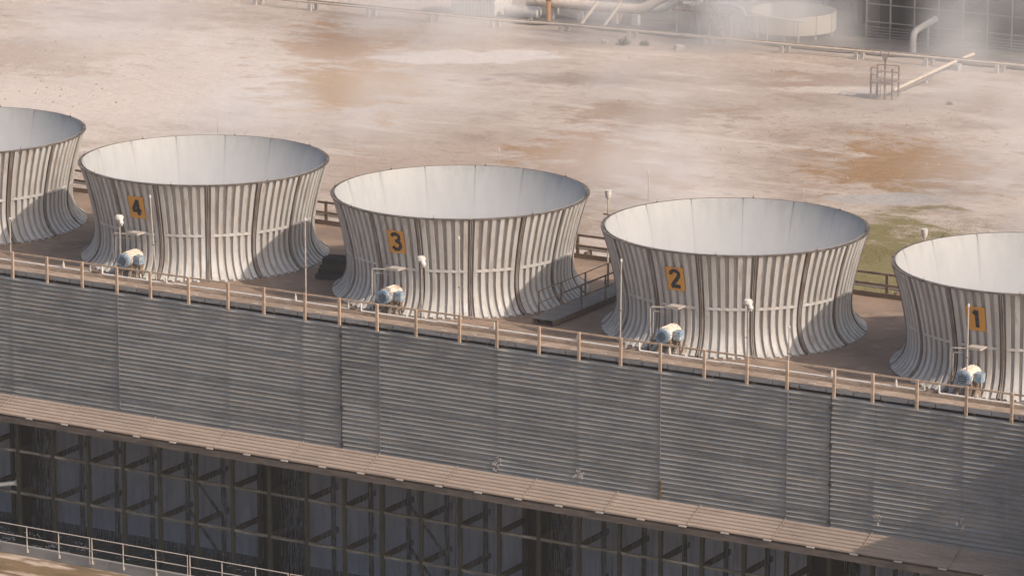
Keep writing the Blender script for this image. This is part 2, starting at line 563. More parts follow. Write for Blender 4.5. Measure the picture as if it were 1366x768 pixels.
# pale mineral splashes left where fixings leak, and one rotted joint
for (sx, sz) in [(BAY * 13 + 0.0, 6.75), (BAY * 15 + 0.03, 6.9), (BAY * 22 + 0.15, 7.1), (BAY * 24 + 0.05, 7.3)]:
    g = MB()
    rnd = random.Random(int(sx * 10))
    for k in range(16):
        a = rnd.gauss(0, 0.11)
        b_ = rnd.gauss(0, 0.16)
        s = rnd.uniform(0.012, 0.04)
        g.box(sx + a - s, sx + a + s, 0.030, 0.052 + rnd.uniform(0, 0.01), sz + b_ - s * 1.6, sz + b_ + s * 1.6)
    g.build("mineral_crust", "lamp_white", tower)
g = MB()
rnd = random.Random(4)
for k in range(14):
    z = 6.35 + k * 0.055
    a = rnd.uniform(-0.05, 0.05)
    g.box(BAY * 17 + a - 0.05, BAY * 17 + a + rnd.uniform(0.03, 0.09), 0.0, 0.055, z, z + 0.07)
g.build("rotten_joint", "timber_dark", tower)

# hood: corrugated strip above the air inlet, laid in two-bay sheets
HY, HZ = -1.12, 5.86         # outer lower edge
for i in range(-12, 33, 2):
    xa, xb = BAY * i, min(BAY * (i + 2), X1)
    vs, fs = [], []
    cuts = []
    for q in range(6):
        cuts += [(q / 6, 0.0), ((q + 0.70) / 6, 0.014), ((q + 0.82) / 6, -0.026), ((q + 0.9) / 6, -0.026), ((q + 0.98) / 6, 0.0)]
    cuts.append((1.0, 0.0))
    n = len(cuts) - 1
    for t, nrm in cuts:
        y = 0.04 + (HY - 0.04) * t - nrm * 0.4
        z = 6.36 + (HZ - 6.36) * t + nrm * 0.9
        jig = 0.010 * ((i // 2) % 2)
        vs += [(xa + 0.004, y, z + jig), (xb - 0.004, y, z + jig)]
    fs = [(2 * j, 2 * j + 2, 2 * j + 3, 2 * j + 1) for j in range(n)]
    m = MB()
    m.add(vs, fs)
    m.add([(a, b_, c - 0.012) for a, b_, c in vs], [tuple(reversed(q)) for q in fs])
    hs = m.build("hood_sheet", "hood", tower)
    g = MB()
    g.bar((xa, 0.02, 6.43), (xa, HY, HZ + 0.055), 0.028, 0.02)
    g.build("lap_strip", "hood", hs)
# timber under the hood
for (y, z0, z1, w) in [(HY + 0.05, HZ - 0.36, HZ - 0.1, 0.10), (-0.35, 5.35, 5.62, 0.12), (0.34, 5.25, 5.6, 0.14)]:
    g = MB()
    g.box(X0, X1, y, y + w, z0, z1)
    g.build("eaves_beam", "fascia_wood", tower)
for i in range(-12, 34):
    g = MB()
    xk = BAY * i - 0.2
    g.bar((xk, 0.33, 5.75), (xk, HY + 0.16, HZ - 0.12), 0.08, 0.16)
    g.build("hood_bracket", "fascia_wood", tower)
    g = MB()
    g.box(xk - 0.16, xk + 0.16, HY - 0.05, HY + 0.02, HZ - 0.05, HZ - 0.005)
    g.build("hood_clip", "seam_pale", tower)

# air-inlet frame
CX = [-0.15 + BAY * i for i in range(-11, 34)]
DARK = {6, 13, 20, -1, 27}           # bays without falling water
mc = MB()
mc.box(-0.075, 0.075, -0.075, 0.075, -0.1, 5.6)
col_me = mc.mesh("column", "frame_wood")
mb_ = MB()
mb_.box(-0.05, 0.05, 0.095, 2.35, -0.11, 0.11)
beam_me = mb_.mesh("cross_beam", "frame_wood")
mg = MB()
mg.box(0.09, BAY - 0.09, -0.05, 0.04, -0.055, 0.055)
girt_me = mg.mesh("girt", "girt_wood")
mk = MB()
mk.add([(-0.045, 0.09, 0), (0.045, 0.09, 0), (0.045, 0.55, 0), (-0.045, 0.55, 0), (-0.045, 0.09, -0.42), (0.045, 0.09, -0.42)],
       [(0, 1, 2, 3), (0, 4, 5, 1), (4, 3, 2, 5), (0, 3, 4), (1, 5, 2)])
knee_me = mk.mesh("knee_brace", "frame_wood")
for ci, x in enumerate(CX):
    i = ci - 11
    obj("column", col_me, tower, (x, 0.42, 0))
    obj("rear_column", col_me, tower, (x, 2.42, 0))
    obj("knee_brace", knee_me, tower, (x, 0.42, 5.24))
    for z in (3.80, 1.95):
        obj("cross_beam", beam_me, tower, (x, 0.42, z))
        if ci < len(CX) - 1:
            obj("girt", girt_me, tower, (x, 0.42, z + 0.02))
for i in (4, 10):
    for (za, zb) in ((3.7, 1.9), (1.9, 0.1)):
        g = MB()
        x = CX[i + 11]
        g.bar((x + 0.1, 2.3, za), (x + BAY - 0.1, 2.3, zb), 0.05, 0.12)
        g.build("brace", "frame_wood", tower)
# fill face behind the frame, one panel per bay, and the dry partition bays
mf = MB()
mf.box(0.02, BAY - 0.02, 0, 0.08, -0.3, 5.25)
fill_me = mf.mesh("fill_panel", "fill")
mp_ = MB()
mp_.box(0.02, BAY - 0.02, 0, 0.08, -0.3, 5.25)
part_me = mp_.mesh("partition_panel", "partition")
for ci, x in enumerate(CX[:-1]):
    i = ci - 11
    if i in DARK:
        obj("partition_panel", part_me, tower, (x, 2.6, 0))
    else:
        obj("fill_panel", fill_me, tower, (x, 3.1, 0))
for xe in (X0, X1 - 0.2):
    g = MB()
    g.box(xe, xe + 0.2, 0.26, YR, -0.2, ZD - 0.36)
    g.build("end_wall", "far_clad", tower)
g = MB()
g.box(X0 + 0.2, X1 - 0.2, YR - 0.25, YR - 0.05, -0.2, ZD - 0.36)
g.build("rear_wall", "far_clad", tower)
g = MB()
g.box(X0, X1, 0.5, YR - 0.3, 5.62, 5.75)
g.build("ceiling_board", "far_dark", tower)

# falling water, thin broken streaks through the depth behind the frame
g = MB()
rnd = random.Random(11)
for ci, x in enumerate(CX[:-1]):
    i = ci - 11
    if i in DARK or i < -2 or i > 24:
        continue
    dens = 1500 if i < 16 else 900
    for k in range(dens):
        px = x + rnd.uniform(0.03, BAY - 0.03)
        py = rnd.uniform(1.0, 3.05)
        ln = rnd.uniform(0.2, 0.75)
        z = rnd.uniform(0, 5.2 - ln)
        r = rnd.uniform(0.0015, 0.0034)
        g.add([(px - r, py, z), (px + r, py - r, z), (px, py + r, z), (px - r, py, z + ln), (px + r, py - r, z + ln), (px, py + r, z + ln)],
              [(0, 1, 4, 3), (1, 2, 5, 4), (2, 0, 3, 5)])
o = g.build("falling_water", "falling_drops")
o["kind"] = "stuff"
o["label"] = "blue grey curtain of falling water behind the dark inlet frame"
stub = thing("pipe_stub", "pale pipe stub poking out of the inlet frame at the left edge", "pipe", (-2.2, -0.2, 2.05))
q_ = MB()
q_.tube([(0, 0, 0), (1.95, 0.55, 0.35)], 0.09, 10)
q_.build("pipe", "white_pipe", stub, True)
q_ = MB()
q_.tube([(1.90, 0.535, 0.34), (1.98, 0.56, 0.357)], 0.13, 10)
q_.build("flange", "pale_steel", stub, True)
# splash foam at the foot of the curtain
g = MB()
for k in range(60):
    cx_, cy_ = rnd.uniform(-3, 20), rnd.uniform(-0.6, 1.3)
    for q in range(14):
        px = cx_ + rnd.gauss(0, 0.22)
        py = cy_ + rnd.gauss(0, 0.05)
        s_ = rnd.uniform(0.006, 0.02)
        z = 0.014 + abs(rnd.gauss(0, 0.03))
        g.add([(px - s_ * 3, py, z), (px, py - s_, z), (px + s_ * 3, py, z), (px, py + s_, z), (px, py, z + s_)],
              [(0, 1, 4), (1, 2, 4), (2, 3, 4), (3, 0, 4), (3, 2, 1, 0)])
o = g.build("splash", "foam")
o["kind"] = "stuff"
o["label"] = "white splashes on the dark basin water"

g = MB()
nxw, nyw = 200, 12
vs = []
for j in range(nyw + 1):
    for i in range(nxw + 1):
        x = X0 + (X1 - X0) * i / nxw
        y = -1.55 + 6.0 * j / nyw
        vs.append((x, y, 0.012 + 0.0 * i))
g.add(vs, [(j * (nxw + 1) + i, j * (nxw + 1) + i + 1, (j + 1) * (nxw + 1) + i + 1, (j + 1) * (nxw + 1) + i) for j in range(nyw) for i in range(nxw)])
o = g.build("basin_water", "basin_water")
o["kind"] = "structure"

# basin kerb, cast in lengths
kerb = thing("basin_kerb", "low grey concrete kerb along the cooling water basin", "kerb", (0, -1.6, 0))
i = 0
x = X0
while x < X1:
    g = MB()
    g.box(x + 0.008, x + 5.6 - 0.008, -0.18, 0.04, -0.2, 0.42)
    g.build("kerb_block", "concrete", kerb)
    x += 5.6
# pipe guard rail on the kerb, in panels of three bays
brail = thing("basin_railing", "thin pale pipe railing on the basin kerb at the bottom left", "railing", (0, -1.82, 0))
PW = 4.95
for k in range(-2, 6):
    xa = 0.22 + PW * k
    pn = MB()
    for z in (1.33, 0.86):
        pn.tube([(xa + 0.06, 0, z), (xa + PW - 0.06, 0, z)], 0.021, 8)
    pn.build("rail_panel", "basin_rail", brail, True)
    for t in (0.06, PW / 3, 2 * PW / 3, PW - 0.06):
        m = MB()
        m.tube([(xa + t, 0, 0.2), (xa + t, 0, 1.35)], 0.023, 8)
        m.box(xa + t - 0.05, xa + t + 0.05, 0.0, 0.055, 0.2, 0.34)
        m.build("post", "basin_rail", brail, True)

# ---------------------------------------------------------------- front walkway and railing
walk = thing("front_walkway", "brown boarded walkway running along the front edge of the deck", "walkway", (0, 0, ZD))
bd = MB()
bd.box(0.012, BAY / 2 - 0.012, 0.13, 0.98, 0.17, 0.235)
board_me = bd.mesh("walk_board", "walk_board")
fd = MB()
fd.box(0.02, BAY * 0.62 - 0.02, 0.10, 0.125, 0.06, 0.225)
fas_me = fd.mesh("edge_board", "walk_fascia")
x = X0
k = 0
while x < X1 - 0.5:
    b_ = obj("walk_board", board_me, walk, (x, 0, 0.004 * (k % 3)))
    x += BAY / 2
    k += 1
x = X0
while x < X1 - 1:
    obj("edge_board", fas_me, walk, (x, random.uniform(-0.006, 0.006), random.uniform(-0.01, 0.01)))
    x += BAY * 0.62
bear_me = MB().box(0.3, 0.4, 0.16, 0.95, -0.02, 0.165).mesh("bearer", "timber_dark")
for i in range(-12, 34):
    obj("bearer", bear_me, walk, (BAY * i, 0, 0))
rnd = random.Random(3)
for k in range(58):
    xk = X0 + 1.48 * k + rnd.uniform(-0.1, 0.1)
    g = MB()
    g.box(xk, xk + rnd.uniform(0.12, 0.3), 0.3, 0.34, 0.245, 0.262)
    g.build("cleat", "white_pipe", walk)

rail = thing("front_railing", "weathered timber railing along the front edge of the fan deck", "railing", (0, 0, 0))
pm = MB()
pm.box(-0.055, 0.055, -0.05, 0.03, ZT - 1.12, ZT + 0.01)
post_me = pm.mesh("post", "timber_rail")
for i in range(-11, 33):
    p = obj("post", post_me, rail, (BAY * i, 0, random.uniform(-0.015, 0.015)))
    p.rotation_euler = (0, random.uniform(-0.012, 0.012), 0)
tr = MB()
tr.box(0.003, BAY * 3 - 0.003, 0.035, 0.075, ZT - 0.075, ZT - 0.005)
top_me = tr.mesh("top_rail", "timber_rail")
mr_ = MB()
mr_.box(0.003, BAY * 3 - 0.003, 0.035, 0.075, ZT - 0.58, ZT - 0.44)
mid_me = mr_.mesh("mid_rail", "timber_rail")
for i in range(-11, 32, 3):
    obj("top_rail", top_me, rail, (BAY * i, 0, 0))
    obj("mid_rail", mid_me, rail, (BAY * i, 0, 0))

# rear railing
rrail = thing("rear_railing", "brown railing along the far edge of the fan deck", "railing", (0, YR, 0))
pm2 = MB()
pm2.box(-0.06, 0.06, -0.05, 0.05, ZD, ZT)
rpost_me = pm2.mesh("post", "timber_dark")
for i in range(-11, 33):
    obj("post", rpost_me, rrail, (BAY * i + 0.55, 0, 0))
rr = MB()
rr.box(0.003, BAY * 3 - 0.003, -0.095, -0.053, ZT - 0.1, ZT)
rtop = rr.mesh("top_rail", "timber_dark")
rr = MB()
rr.box(0.003, BAY * 3 - 0.003, -0.095, -0.053, ZT - 0.58, ZT - 0.46)
rmid = rr.mesh("mid_rail", "timber_dark")
rr = MB()
rr.box(0.003, BAY * 3 - 0.003, -0.12, -0.06, ZD + 0.002, ZD + 0.2)
rtoe = rr.mesh("toe_board", "timber_dark")
for i in range(-11, 32, 3):
    for nm, me in (("top_rail", rtop), ("mid_rail", rmid), ("toe_board", rtoe)):
        obj(nm, me, rrail, (BAY * i, 0, 0))
rp = thing("rear_pipe", "pale pipe running along the foot of the rear deck railing", "pipe", (0, YR + 0.35, ZD))
g = MB()
g.tube([(X0, 0, 0.36), (X1, 0, 0.36)], 0.09, 10)
g.build("pipe", "white_pipe", rp, True)
for i in range(-12, 33, 2):
    g = MB()
    g.box(BAY * i + 0.9, BAY * i + 1.0, -0.45, 0.1, -0.1, 0.27)
    g.build("support", "timber_dark", rp)

# ---------------------------------------------------------------- fan stacks
H = 4.14
CTRL = [(0.0, 5.30), (0.05, 5.20), (0.12, 5.085), (0.22, 4.965), (0.35, 4.845), (0.55, 4.725), (0.8, 4.635), (1.1, 4.59), (1.5, 4.60), (1.83, 4.64),
        (2.3, 4.725), (2.8, 4.84), (3.3, 4.965), (3.75, 5.10), (H, 5.225)]
NP = 15
DA = 2 * pi / NP


def prof_r(z):
    for (a, ra), (b, rb) in zip(CTRL, CTRL[1:]):
        if z <= b:
            return ra + (rb - ra) * (z - a) / (b - a)
    return CTRL[-1][1]


PROF = CTRL
NRM = []
for i in range(len(PROF)):
    a = PROF[max(0, i - 1)]
    b = PROF[min(len(PROF) - 1, i + 1)]
    dz, dr = b[0] - a[0], b[1] - a[1]
    l = sqrt(dz * dz + dr * dr)
    NRM.append((-dr / l, dz / l))      # (nz, nr)


def polar(r, th, z):
    """th = 0 faces the front of the tower (-Y)"""
    return (r * sin(th), -r * cos(th), z)


def make_panel():
    m = MB()
    na = 10
    half = DA / 2 - 0.0045
    T = 0.035
    vs_o, vs_i = [], []
    for (z, r), (nz_, nr_) in zip(PROF, NRM):
        for k in range(na + 1):
            th = -half + 2 * half * k / na
            vs_o.append(polar(r, th, z))
            vs_i.append(polar(r - T * nr_, th, max(0.0, min(H, z - T * nz_))))
    n1 = na + 1
    L_ = len(PROF)
    q = [(j * n1 + k, j * n1 + k + 1, (j + 1) * n1 + k + 1, (j + 1) * n1 + k) for j in range(L_ - 1) for k in range(na)]
    m.mi = 0
    m.add(vs_o, q)
    m.mi = 1
    m.add(vs_i, [tuple(reversed(f)) for f in q])
    return m.mesh("panel", ["stack_skin", "stack_inner"], True)


def sweep(width_b, width_t, depth, base=-0.005, i0=0, i1=None, th_off=0.0):
    m = MB()
    pts = list(zip(PROF, NRM))[i0:i1]
    rings = []
    for (z, r), (nz_, nr_) in pts:
        rb, zb = r + base * nr_, z + base * nz_
        dd = depth * min(1.0, 0.75 + z) if depth > 0.05 else depth
        rt, zt = r + dd * nr_, z + dd * nz_
        zb, zt = min(max(zb, 0.0), H - 0.05), min(max(zt, 0.0), H - 0.05)
        # keep a fixed metric width
        rings.append([polar(rb, th_off - width_b / 2 / rb, zb), polar(rt, th_off - width_t / 2 / rt, zt),
                      polar(rt, th_off + width_t / 2 / rt, zt), polar(rb, th_off + width_b / 2 / rb, zb)])
    vs = [p for g_ in rings for p in g_]
    fs = []
    for j in range(len(rings) - 1):
        for k in range(3):
            fs.append((j * 4 + k, j * 4 + k + 1, (j + 1) * 4 + k + 1, (j + 1) * 4 + k))
    fs.append((3, 2, 1, 0))
    n = (len(rings) - 1) * 4
    fs.append((n, n + 1, n + 2, n + 3))
    m.add(vs, fs)
    return m


panel_me = make_panel()
rib_me = sweep(0.19, 0.165, 0.115).mesh("rib", "stack_paint", True)
flange_me = sweep(0.04, 0.035, 0.15).mesh("flange", "flange", True)
sm_ = sweep(0.10, 0.10, 0.012, -0.03)
sm_.mi = 1
sm_.add(sweep(0.09, 0.10, -0.028, -0.036).v, [tuple(reversed(f)) for f in sweep(0.09, 0.10, -0.028, -0.036).f])
seam_me = sm_.mesh("seam_strip", ["seam", "seam_grey"], True)


def make_band():
    m = MB()
    na = 10
    half = DA / 2 - 0.03
    vs = []
    for k in range(na + 1):
        th = -half + 2 * half * k / na
        r = prof_r(1.86)
        vs += [polar(r - 0.01, th, 1.80), polar(r + 0.119, th, 1.80), polar(r + 0.119, th, 1.91), polar(r - 0.01, th, 1.91)]
    fs = [(4 * k + a, 4 * k + (a + 1) % 4, 4 * k + 4 + (a + 1) % 4, 4 * k + 4 + a) for k in range(na) for a in range(4)]
    fs = [tuple(reversed(f)) for f in fs] + [(0, 1, 2, 3), tuple(reversed((4 * na, 4 * na + 1, 4 * na + 2, 4 * na + 3)))]
    m.add(vs, fs)
    return m.mesh("waist_band", "stack_paint", True)


band_me = make_band()


def make_rim():
    m = MB()
    n = 120
    vs = []
    sec = [(5.225, H - 0.045), (5.37, H - 0.045), (5.37, H - 0.012), (5.23, H - 0.012)]
    for k in range(n):
        th = 2 * pi * k / n
        vs += [polar(r, th, z) for r, z in sec]
    m.add(vs, [tuple(reversed((4 * k + a, 4 * k + (a + 1) % 4, (4 * k + 4) % (4 * n) + (a + 1) % 4, (4 * k + 4) % (4 * n) + a)))
               for k in range(n) for a in range(4)])
    return m.mesh("rim", "rim", True)


rim_me = make_rim()
sp = MB()
sp.tube([(0, 0, 0), (0, 0, 0.16)], [0.008, 0.005], 6)
sp.box(-0.03, 0.03, -0.03, 0.03, 0, 0.04)
spike_me = sp.mesh("rim_finial", "rim")


def plate_mesh():
    m = MB()
    na, nzz = 8, 6
    vs = []
    for j in range(nzz + 1):
        z = 2.50 + 0.98 * j / nzz
        for k in range(na + 1):
            th = (-0.39 + 0.78 * k / na) / 5.05
            vs.append(polar(prof_r(z) + 0.130, th, z))
    n1 = na + 1
    q = [(j * n1 + k, j * n1 + k + 1, (j + 1) * n1 + k + 1, (j + 1) * n1 + k) for j in range(nzz) for k in range(na)]
    m.add(vs, q)
    m.add([(x_ * 0.995, y_ * 0.995, z_) for x_, y_, z_ in vs], [tuple(reversed(f)) for f in q])
    return m.mesh("number_plate", "plate_orange", True)


plate_me = plate_mesh()

# number shapes as strokes: outlines on a 0..1 x 0..1.6 field
DIGITS = {
    "1": [[(0.62, 0.0), (0.62, 1.6)], [(0.62, 1.56), (0.30, 1.22)]],
    "2": [[(0.10, 1.16), (0.14, 1.42), (0.36, 1.56), (0.66, 1.56), (0.88, 1.38), (0.88, 1.10), (0.72, 0.84), (0.36, 0.42), (0.12, 0.08)],
          [(0.04, 0.09), (0.98, 0.09)]],
    "3": [[(0.08, 1.30), (0.24, 1.52), (0.56, 1.58), (0.84, 1.42), (0.86, 1.12), (0.66, 0.88), (0.40, 0.85)],
          [(0.66, 0.86), (0.92, 0.64), (0.92, 0.30), (0.70, 0.08), (0.36, 0.04), (0.06, 0.30)]],
    "4": [[(0.70, 0.0), (0.70, 1.6)], [(0.70, 1.54), (0.06, 0.52)], [(0.0, 0.46), (1.02, 0.46)]],
}


def digit_mesh(ch):
    m = MB()
    W = 0.40
    sc = 0.44
    hw = 0.078
    lay = 0
    for stroke in DIGITS[ch]:
        P = [Vector(p) for p in stroke]
        L_, R_ = [], []
        for i, p in enumerate(P):
            d = (P[min(i + 1, len(P) - 1)] - P[max(i - 1, 0)]).normalized()
            n = Vector((-d.y, d.x)) * (hw / sc)
            L_.append(p + n)
            R_.append(p - n)
        vs = []
        for a, b in zip(L_, R_):
            for p in (a, b):
                xx = (p.x - 0.5) * sc
                z = 2.64 + p.y * sc
                vs.append(polar(prof_r(z) + 0.138 + lay, xx / 5.05, z))
        n0 = len(vs)
        m.add(vs, [(2 * i, 2 * i + 1, 2 * i + 3, 2 * i + 2) for i in range(len(P) - 1)])
        lay += 0.003
    return m.mesh("number", "digit_black")


PLATE_LABEL = {1: "orange plate with a black 1", 2: "orange plate with a black 2", 3: "orange plate with a black 3", 4: "orange plate with a black 4"}
STACK_LABEL = {
    1: "ribbed pale fan stack marked one, cut off by the right edge",
    2: "ribbed pale fan stack marked two, right of the crossing walkway",
    3: "ribbed pale fan stack marked three, in the middle of the row",
    4: "ribbed pale fan stack marked four, second from the left edge",
    5: "ribbed pale fan stack cut off by the left edge, its number out of view",
}
for k in (5, 4, 3, 2, 1):
    st = thing("fan_stack", STACK_LABEL[k], "fan stack", (STACK_X[k], YC, ZD), 0, "fan stacks on the tower deck")
    rnd = random.Random(k * 91)
    for p in range(NP):
        a = p * DA
        pn = obj("panel", panel_me, st, (0, 0, 0), a)
        for q in range(6):
            off = (q - 2.5) * DA * 0.159
            obj("rib", rib_me, pn, (0, 0, 0), off)
        for s in (-1, 1):
            obj("flange", flange_me, pn, (0, 0, 0), s * (DA / 2 - 0.006))
        obj("waist_band", band_me, pn)
        obj("seam_strip", seam_me, st, (0, 0, 0), a + DA / 2)
    obj("rim", rim_me, st)
    for q in range(8):
        th = q * 2 * pi / 8 + 0.34
        obj("rim_finial", spike_me, st, polar(5.31, th, H - 0.012))
    if k != 5:
        pl = obj("number_plate", plate_me, st)
        pl["label"] = PLATE_LABEL[k]
        obj("number", digit_mesh(str(k)), pl)


# ---------------------------------------------------------------- motors
def make_motor(x, label):
    t = thing("fan_motor", label, "motor", (x, 1.62, ZD), 0, "electric motors in front of the fan stacks")
    t.scale = (0.88, 0.88, 0.88)
    zc = 1.02
    m = MB()
    prof = [(0.06, 0.30), (0.095, 0.33), (0.5, 0.34), (1.1, 0.34), (1.2, 0.31), (1.3, 0.22)]
    m.tube([(0, y, zc) for y, r in prof], [r for y, r in prof], 20)
    m.build("housing", "motor_cream", t, True)
    fn = MB()
    for q in range(9):
        a = pi * (0.08 + 0.84 * q / 8)
        fn.bar((0.355 * cos(a), 0.16, zc + 0.355 * sin(a)), (0.355 * cos(a), 1.08, zc + 0.355 * sin(a)), 0.02, 0.05,
               (cos(a), 0, sin(a)))
    fn.build("cooling_fin", "motor_cream", t)
    c = MB()
    c.tube([(0, -0.10, zc), (0, -0.08, zc), (0, 0.09, zc)], [0.29, 0.345, 0.35], 20)
    cw = c.build("fan_cowl", "motor_blue", t, True)
    c = MB()
    c.tube([(0, -0.108, zc), (0, -0.098, zc)], [0.22, 0.22], 16)
    c.build("grille", "motor_grille", cw)
    c = MB()
    for q in range(4):
        z = zc - 0.15 + 0.1 * q
        w = sqrt(max(0.0, 0.05 - (z - zc) ** 2))
        c.bar((-w, -0.117, z), (w, -0.117, z), 0.012, 0.02)
    c.build("grille_bar", "motor_blue", cw)
    c = MB()
    c.box(0.36, 0.70, 0.30, 0.72, zc - 0.20, zc + 0.20)
    tb = c.build("terminal_box", "motor_blue", t)
    c = MB()
    c.box(0.38, 0.68, 0.285, 0.297, zc - 0.17, zc + 0.17)
    c.build("cover", "motor_blue", tb)
    c = MB()
    c.tube([(0.59, 0.45, zc - 0.22), (0.6, 0.4, 0.3), (0.75, 0.3, 0.03)], 0.035, 8)
    c.build("cable", "cable", tb)
    c = MB()
    c.box(-0.34, 0.36, 0.05, 1.15, zc - 0.44, zc - 0.36)
    c.box(-0.3, -0.16, 0.15, 1.0, zc - 0.36, zc - 0.22)
    c.box(0.16, 0.3, 0.15, 1.0, zc - 0.36, zc - 0.22)
    c.build("base_plate", "rust_steel", t)
    for sx in (-0.27, 0.29):
        for (ya, yb) in ((0.15, -0.15), (1.05, 1.05)):
            c = MB()
            c.bar((sx, ya, zc - 0.44), (sx * 1.15, yb, 0.0), 0.10, 0.10)
            c.build("leg", "rust_steel", t)
    for sx in (-0.30, 0.33):
        c = MB()
        c.bar((sx, 0.1, 0.08), (sx, 1.0, 0.52), 0.06, 0.10)
        c.build("brace", "rust_steel", t)
    c = MB()
    c.tube([(0, 1.3, zc), (0, 2.1, zc)], 0.07, 10)
    c.build("drive_shaft", "rust_steel", t)
    c = MB()
    c.box(0.5, 0.95, -0.3, 0.5, 0.0, 0.05)
    c.bar((0.62, 0.3, 0.5), (0.95, -0.25, 0.03), 0.09, 0.03)
    c.build("foot_plate", "rust_steel", t)
    # small shade plate on a bent pipe stand
    s = thing("shade_stand", label.replace("cream and blue electric motor", "bent pipe stand and tray over the motor"), "stand",
              (x - 0.62, 1.75, ZD), 0, "tray stands over the motors")
    c = MB()
    c.tube(bend([(0, 0, 0), (0, 0, 1.98), (0.75, 0.25, 1.98)], 0.1), 0.025, 8)
    c.tube(bend([(0.1, 0.05, 0.9), (0.1, 0.05, 1.80), (0.75, 0.25, 1.80)], 0.06), 0.016, 6)
    c.build("stand_pipe", "pale_steel", s, True)
    c = MB()
    c.box(0.62, 1.22, 0.02, 0.62, 2.0, 2.05)
    c.box(0.62, 1.22, 0.02, 0.05, 2.05, 2.10)
    c.build("tray", "pale_steel", s)


for k in (4, 3, 2, 1):
    make_motor(STACK_X[k], "cream and blue electric motor " + {4: "below the plate reading four", 3: "below the plate reading three", 2: "below the plate reading two", 1: "below the plate reading one"}[k])
make_motor(STACK_X[5], "cream and blue electric motor in front of the leftmost fan stack")

# ---------------------------------------------------------------- white service pipe along the walkway
sp_t = thing("service_pipe", "thin white service pipe stepping up and down behind the front railing", "pipe", (0, 1.12, ZD))
pts = [(X0 + 0.5, 0, 0.36)]
for k in (5, 4, 3, 2, 1):
    xs_ = STACK_X[k] - 1.35
    pts += [(xs_, 0, 0.36), (xs_, 0, 0.68), (xs_ + 0.6, 0, 0.68), (xs_ + 0.6, 0, 0.34), (xs_ + 4.2, 0, 0.33), (xs_ + 4.25, 0, 0.36)]
pts.append((X1 - 0.5, 0, 0.36))
g = MB()
g.tube(bend(pts, 0.05, 3), 0.038, 8)
g.build("pipe", "white_pipe", sp_t, True)
for i in range(-11, 33):
    g = MB()
    g.box(BAY * i + 0.6, BAY * i + 0.66, -0.03, 0.03, 0.0, 0.318)
    g.build("support", "rust_steel", sp_t)
for i, x in enumerate([-6.0, 1.95, 7.2, 13.6, 23.0, 26.8, 30.9, 37.9, 40.6, 46.0]):
    g = MB()
    g.tube([(x, 0, 0.37), (x, 0, 0.56), (x, 0, 0.57), (x, 0, 0.66)], [0.05, 0.05, 0.028, 0.02], 8)
    g.build("vent", "lamp_white", sp_t, True)

# cable loops hanging on two of the railing posts
for (x, nm) in [(BAY * 13 - 0.05, "dark cable loop on the railing below the crossing walkway's left end"),
                (BAY * 6 + 0.1, "dark cable loop on the railing in front of the second stack from the left")]:
    t = thing("cable_loop", nm, "cable", (x, -0.07, ZT - 0.95))
    g = MB()
    g.tube([(0.38 * sin(a), 0.0, 0.30 * cos(a) * (0.8 if cos(a) > 0 else 0.55)) for a in [i * 2 * pi / 18 for i in range(4, 16)]], 0.012, 6)
    g.build("cable", "cable", t, True)


# ---------------------------------------------------------------- poles on the deck
def lamp_pole(x, y, h, label):
    t = thing("lamp_pole", label, "lamp pole", (x, y, ZD), 0, "lamp poles in front of the stacks")
    m = MB()
    m.tube([(0, 0, 0), (0, 0, h)], 0.036, 8)
    m.box(-0.09, 0.09, -0.09, 0.09, 0, 0.025)
    m.build("pole", "pale_steel", t, True)
    m = MB()
    m.tube([(-0.02, 0.02, h), (-0.02, 0.02, h + 0.05), (0.0, 0.0, h + 0.16), (0.02, -0.02, h + 0.24), (0.02, -0.02, h + 0.27)],
           [0.10, 0.16, 0.19, 0.15, 0.05], 12)
    hd = m.build("lamp_head", "lamp_white", t, True)
    m = MB()
    m.tube([(0.10, -0.06, h + 0.10), (0.18, -0.10, h - 0.06), (0.19, -0.11, h - 0.16)], [0.09, 0.10, 0.04], 10)
    m.build("lamp_shade", "lamp_white", hd, True)
    m = MB()
    m.box(-0.10, 0.06, -0.02, 0.06, h * 0.5, h * 0.5 + 0.03)
    m.build("clamp", "rust_steel", t)
    m = MB()
    m.tube([(0.03, -0.04, h - 0.1), (0.07, -0.05, h * 0.5), (0.13, -0.05, 0.4), (0.12, -0.03, 0.02)], 0.014, 6)
    m.build("cable", "pale_steel", t, True)


lamp_pole(4.46, 1.7, 2.55, "white headed lamp pole in front of stack 4")
lamp_pole(19.26, 1.7, 2.52, "white headed lamp pole to the right of the stack 3 motor")
lamp_pole(33.99, 1.7, 2.55, "white headed lamp pole in front of the middle of stack 2")


def rod(x, y, h, label, lean=0.0, z=ZD, r=0.032):
    t = thing("mast", label, "mast", (x, y, z), 0, "thin masts on the fan deck")
    m = MB()
    m.tube([(0, 0, 0), (lean * 0.55, 0, h * 0.55), (lean, 0, h * 0.97)], [r, r * 0.95, r * 0.8], 8)
    m.box(-0.08, 0.08, -0.08, 0.08, 0, 0.02)
    m.build("pole", "pale_steel", t, True)
    m = MB()
    m.tube([(lean, 0, h * 0.97), (lean, 0, h)], [r * 1.6, r * 1.2], 8)
    m.build("tip", "lamp_white", t, True)
    m = MB()
    m.box(lean * 0.45 - 0.06, lean * 0.45 + 0.06, -0.05, 0.05, h * 0.45, h * 0.45 + 0.03)
    m.build("clamp", "rust_steel", t)
    return t


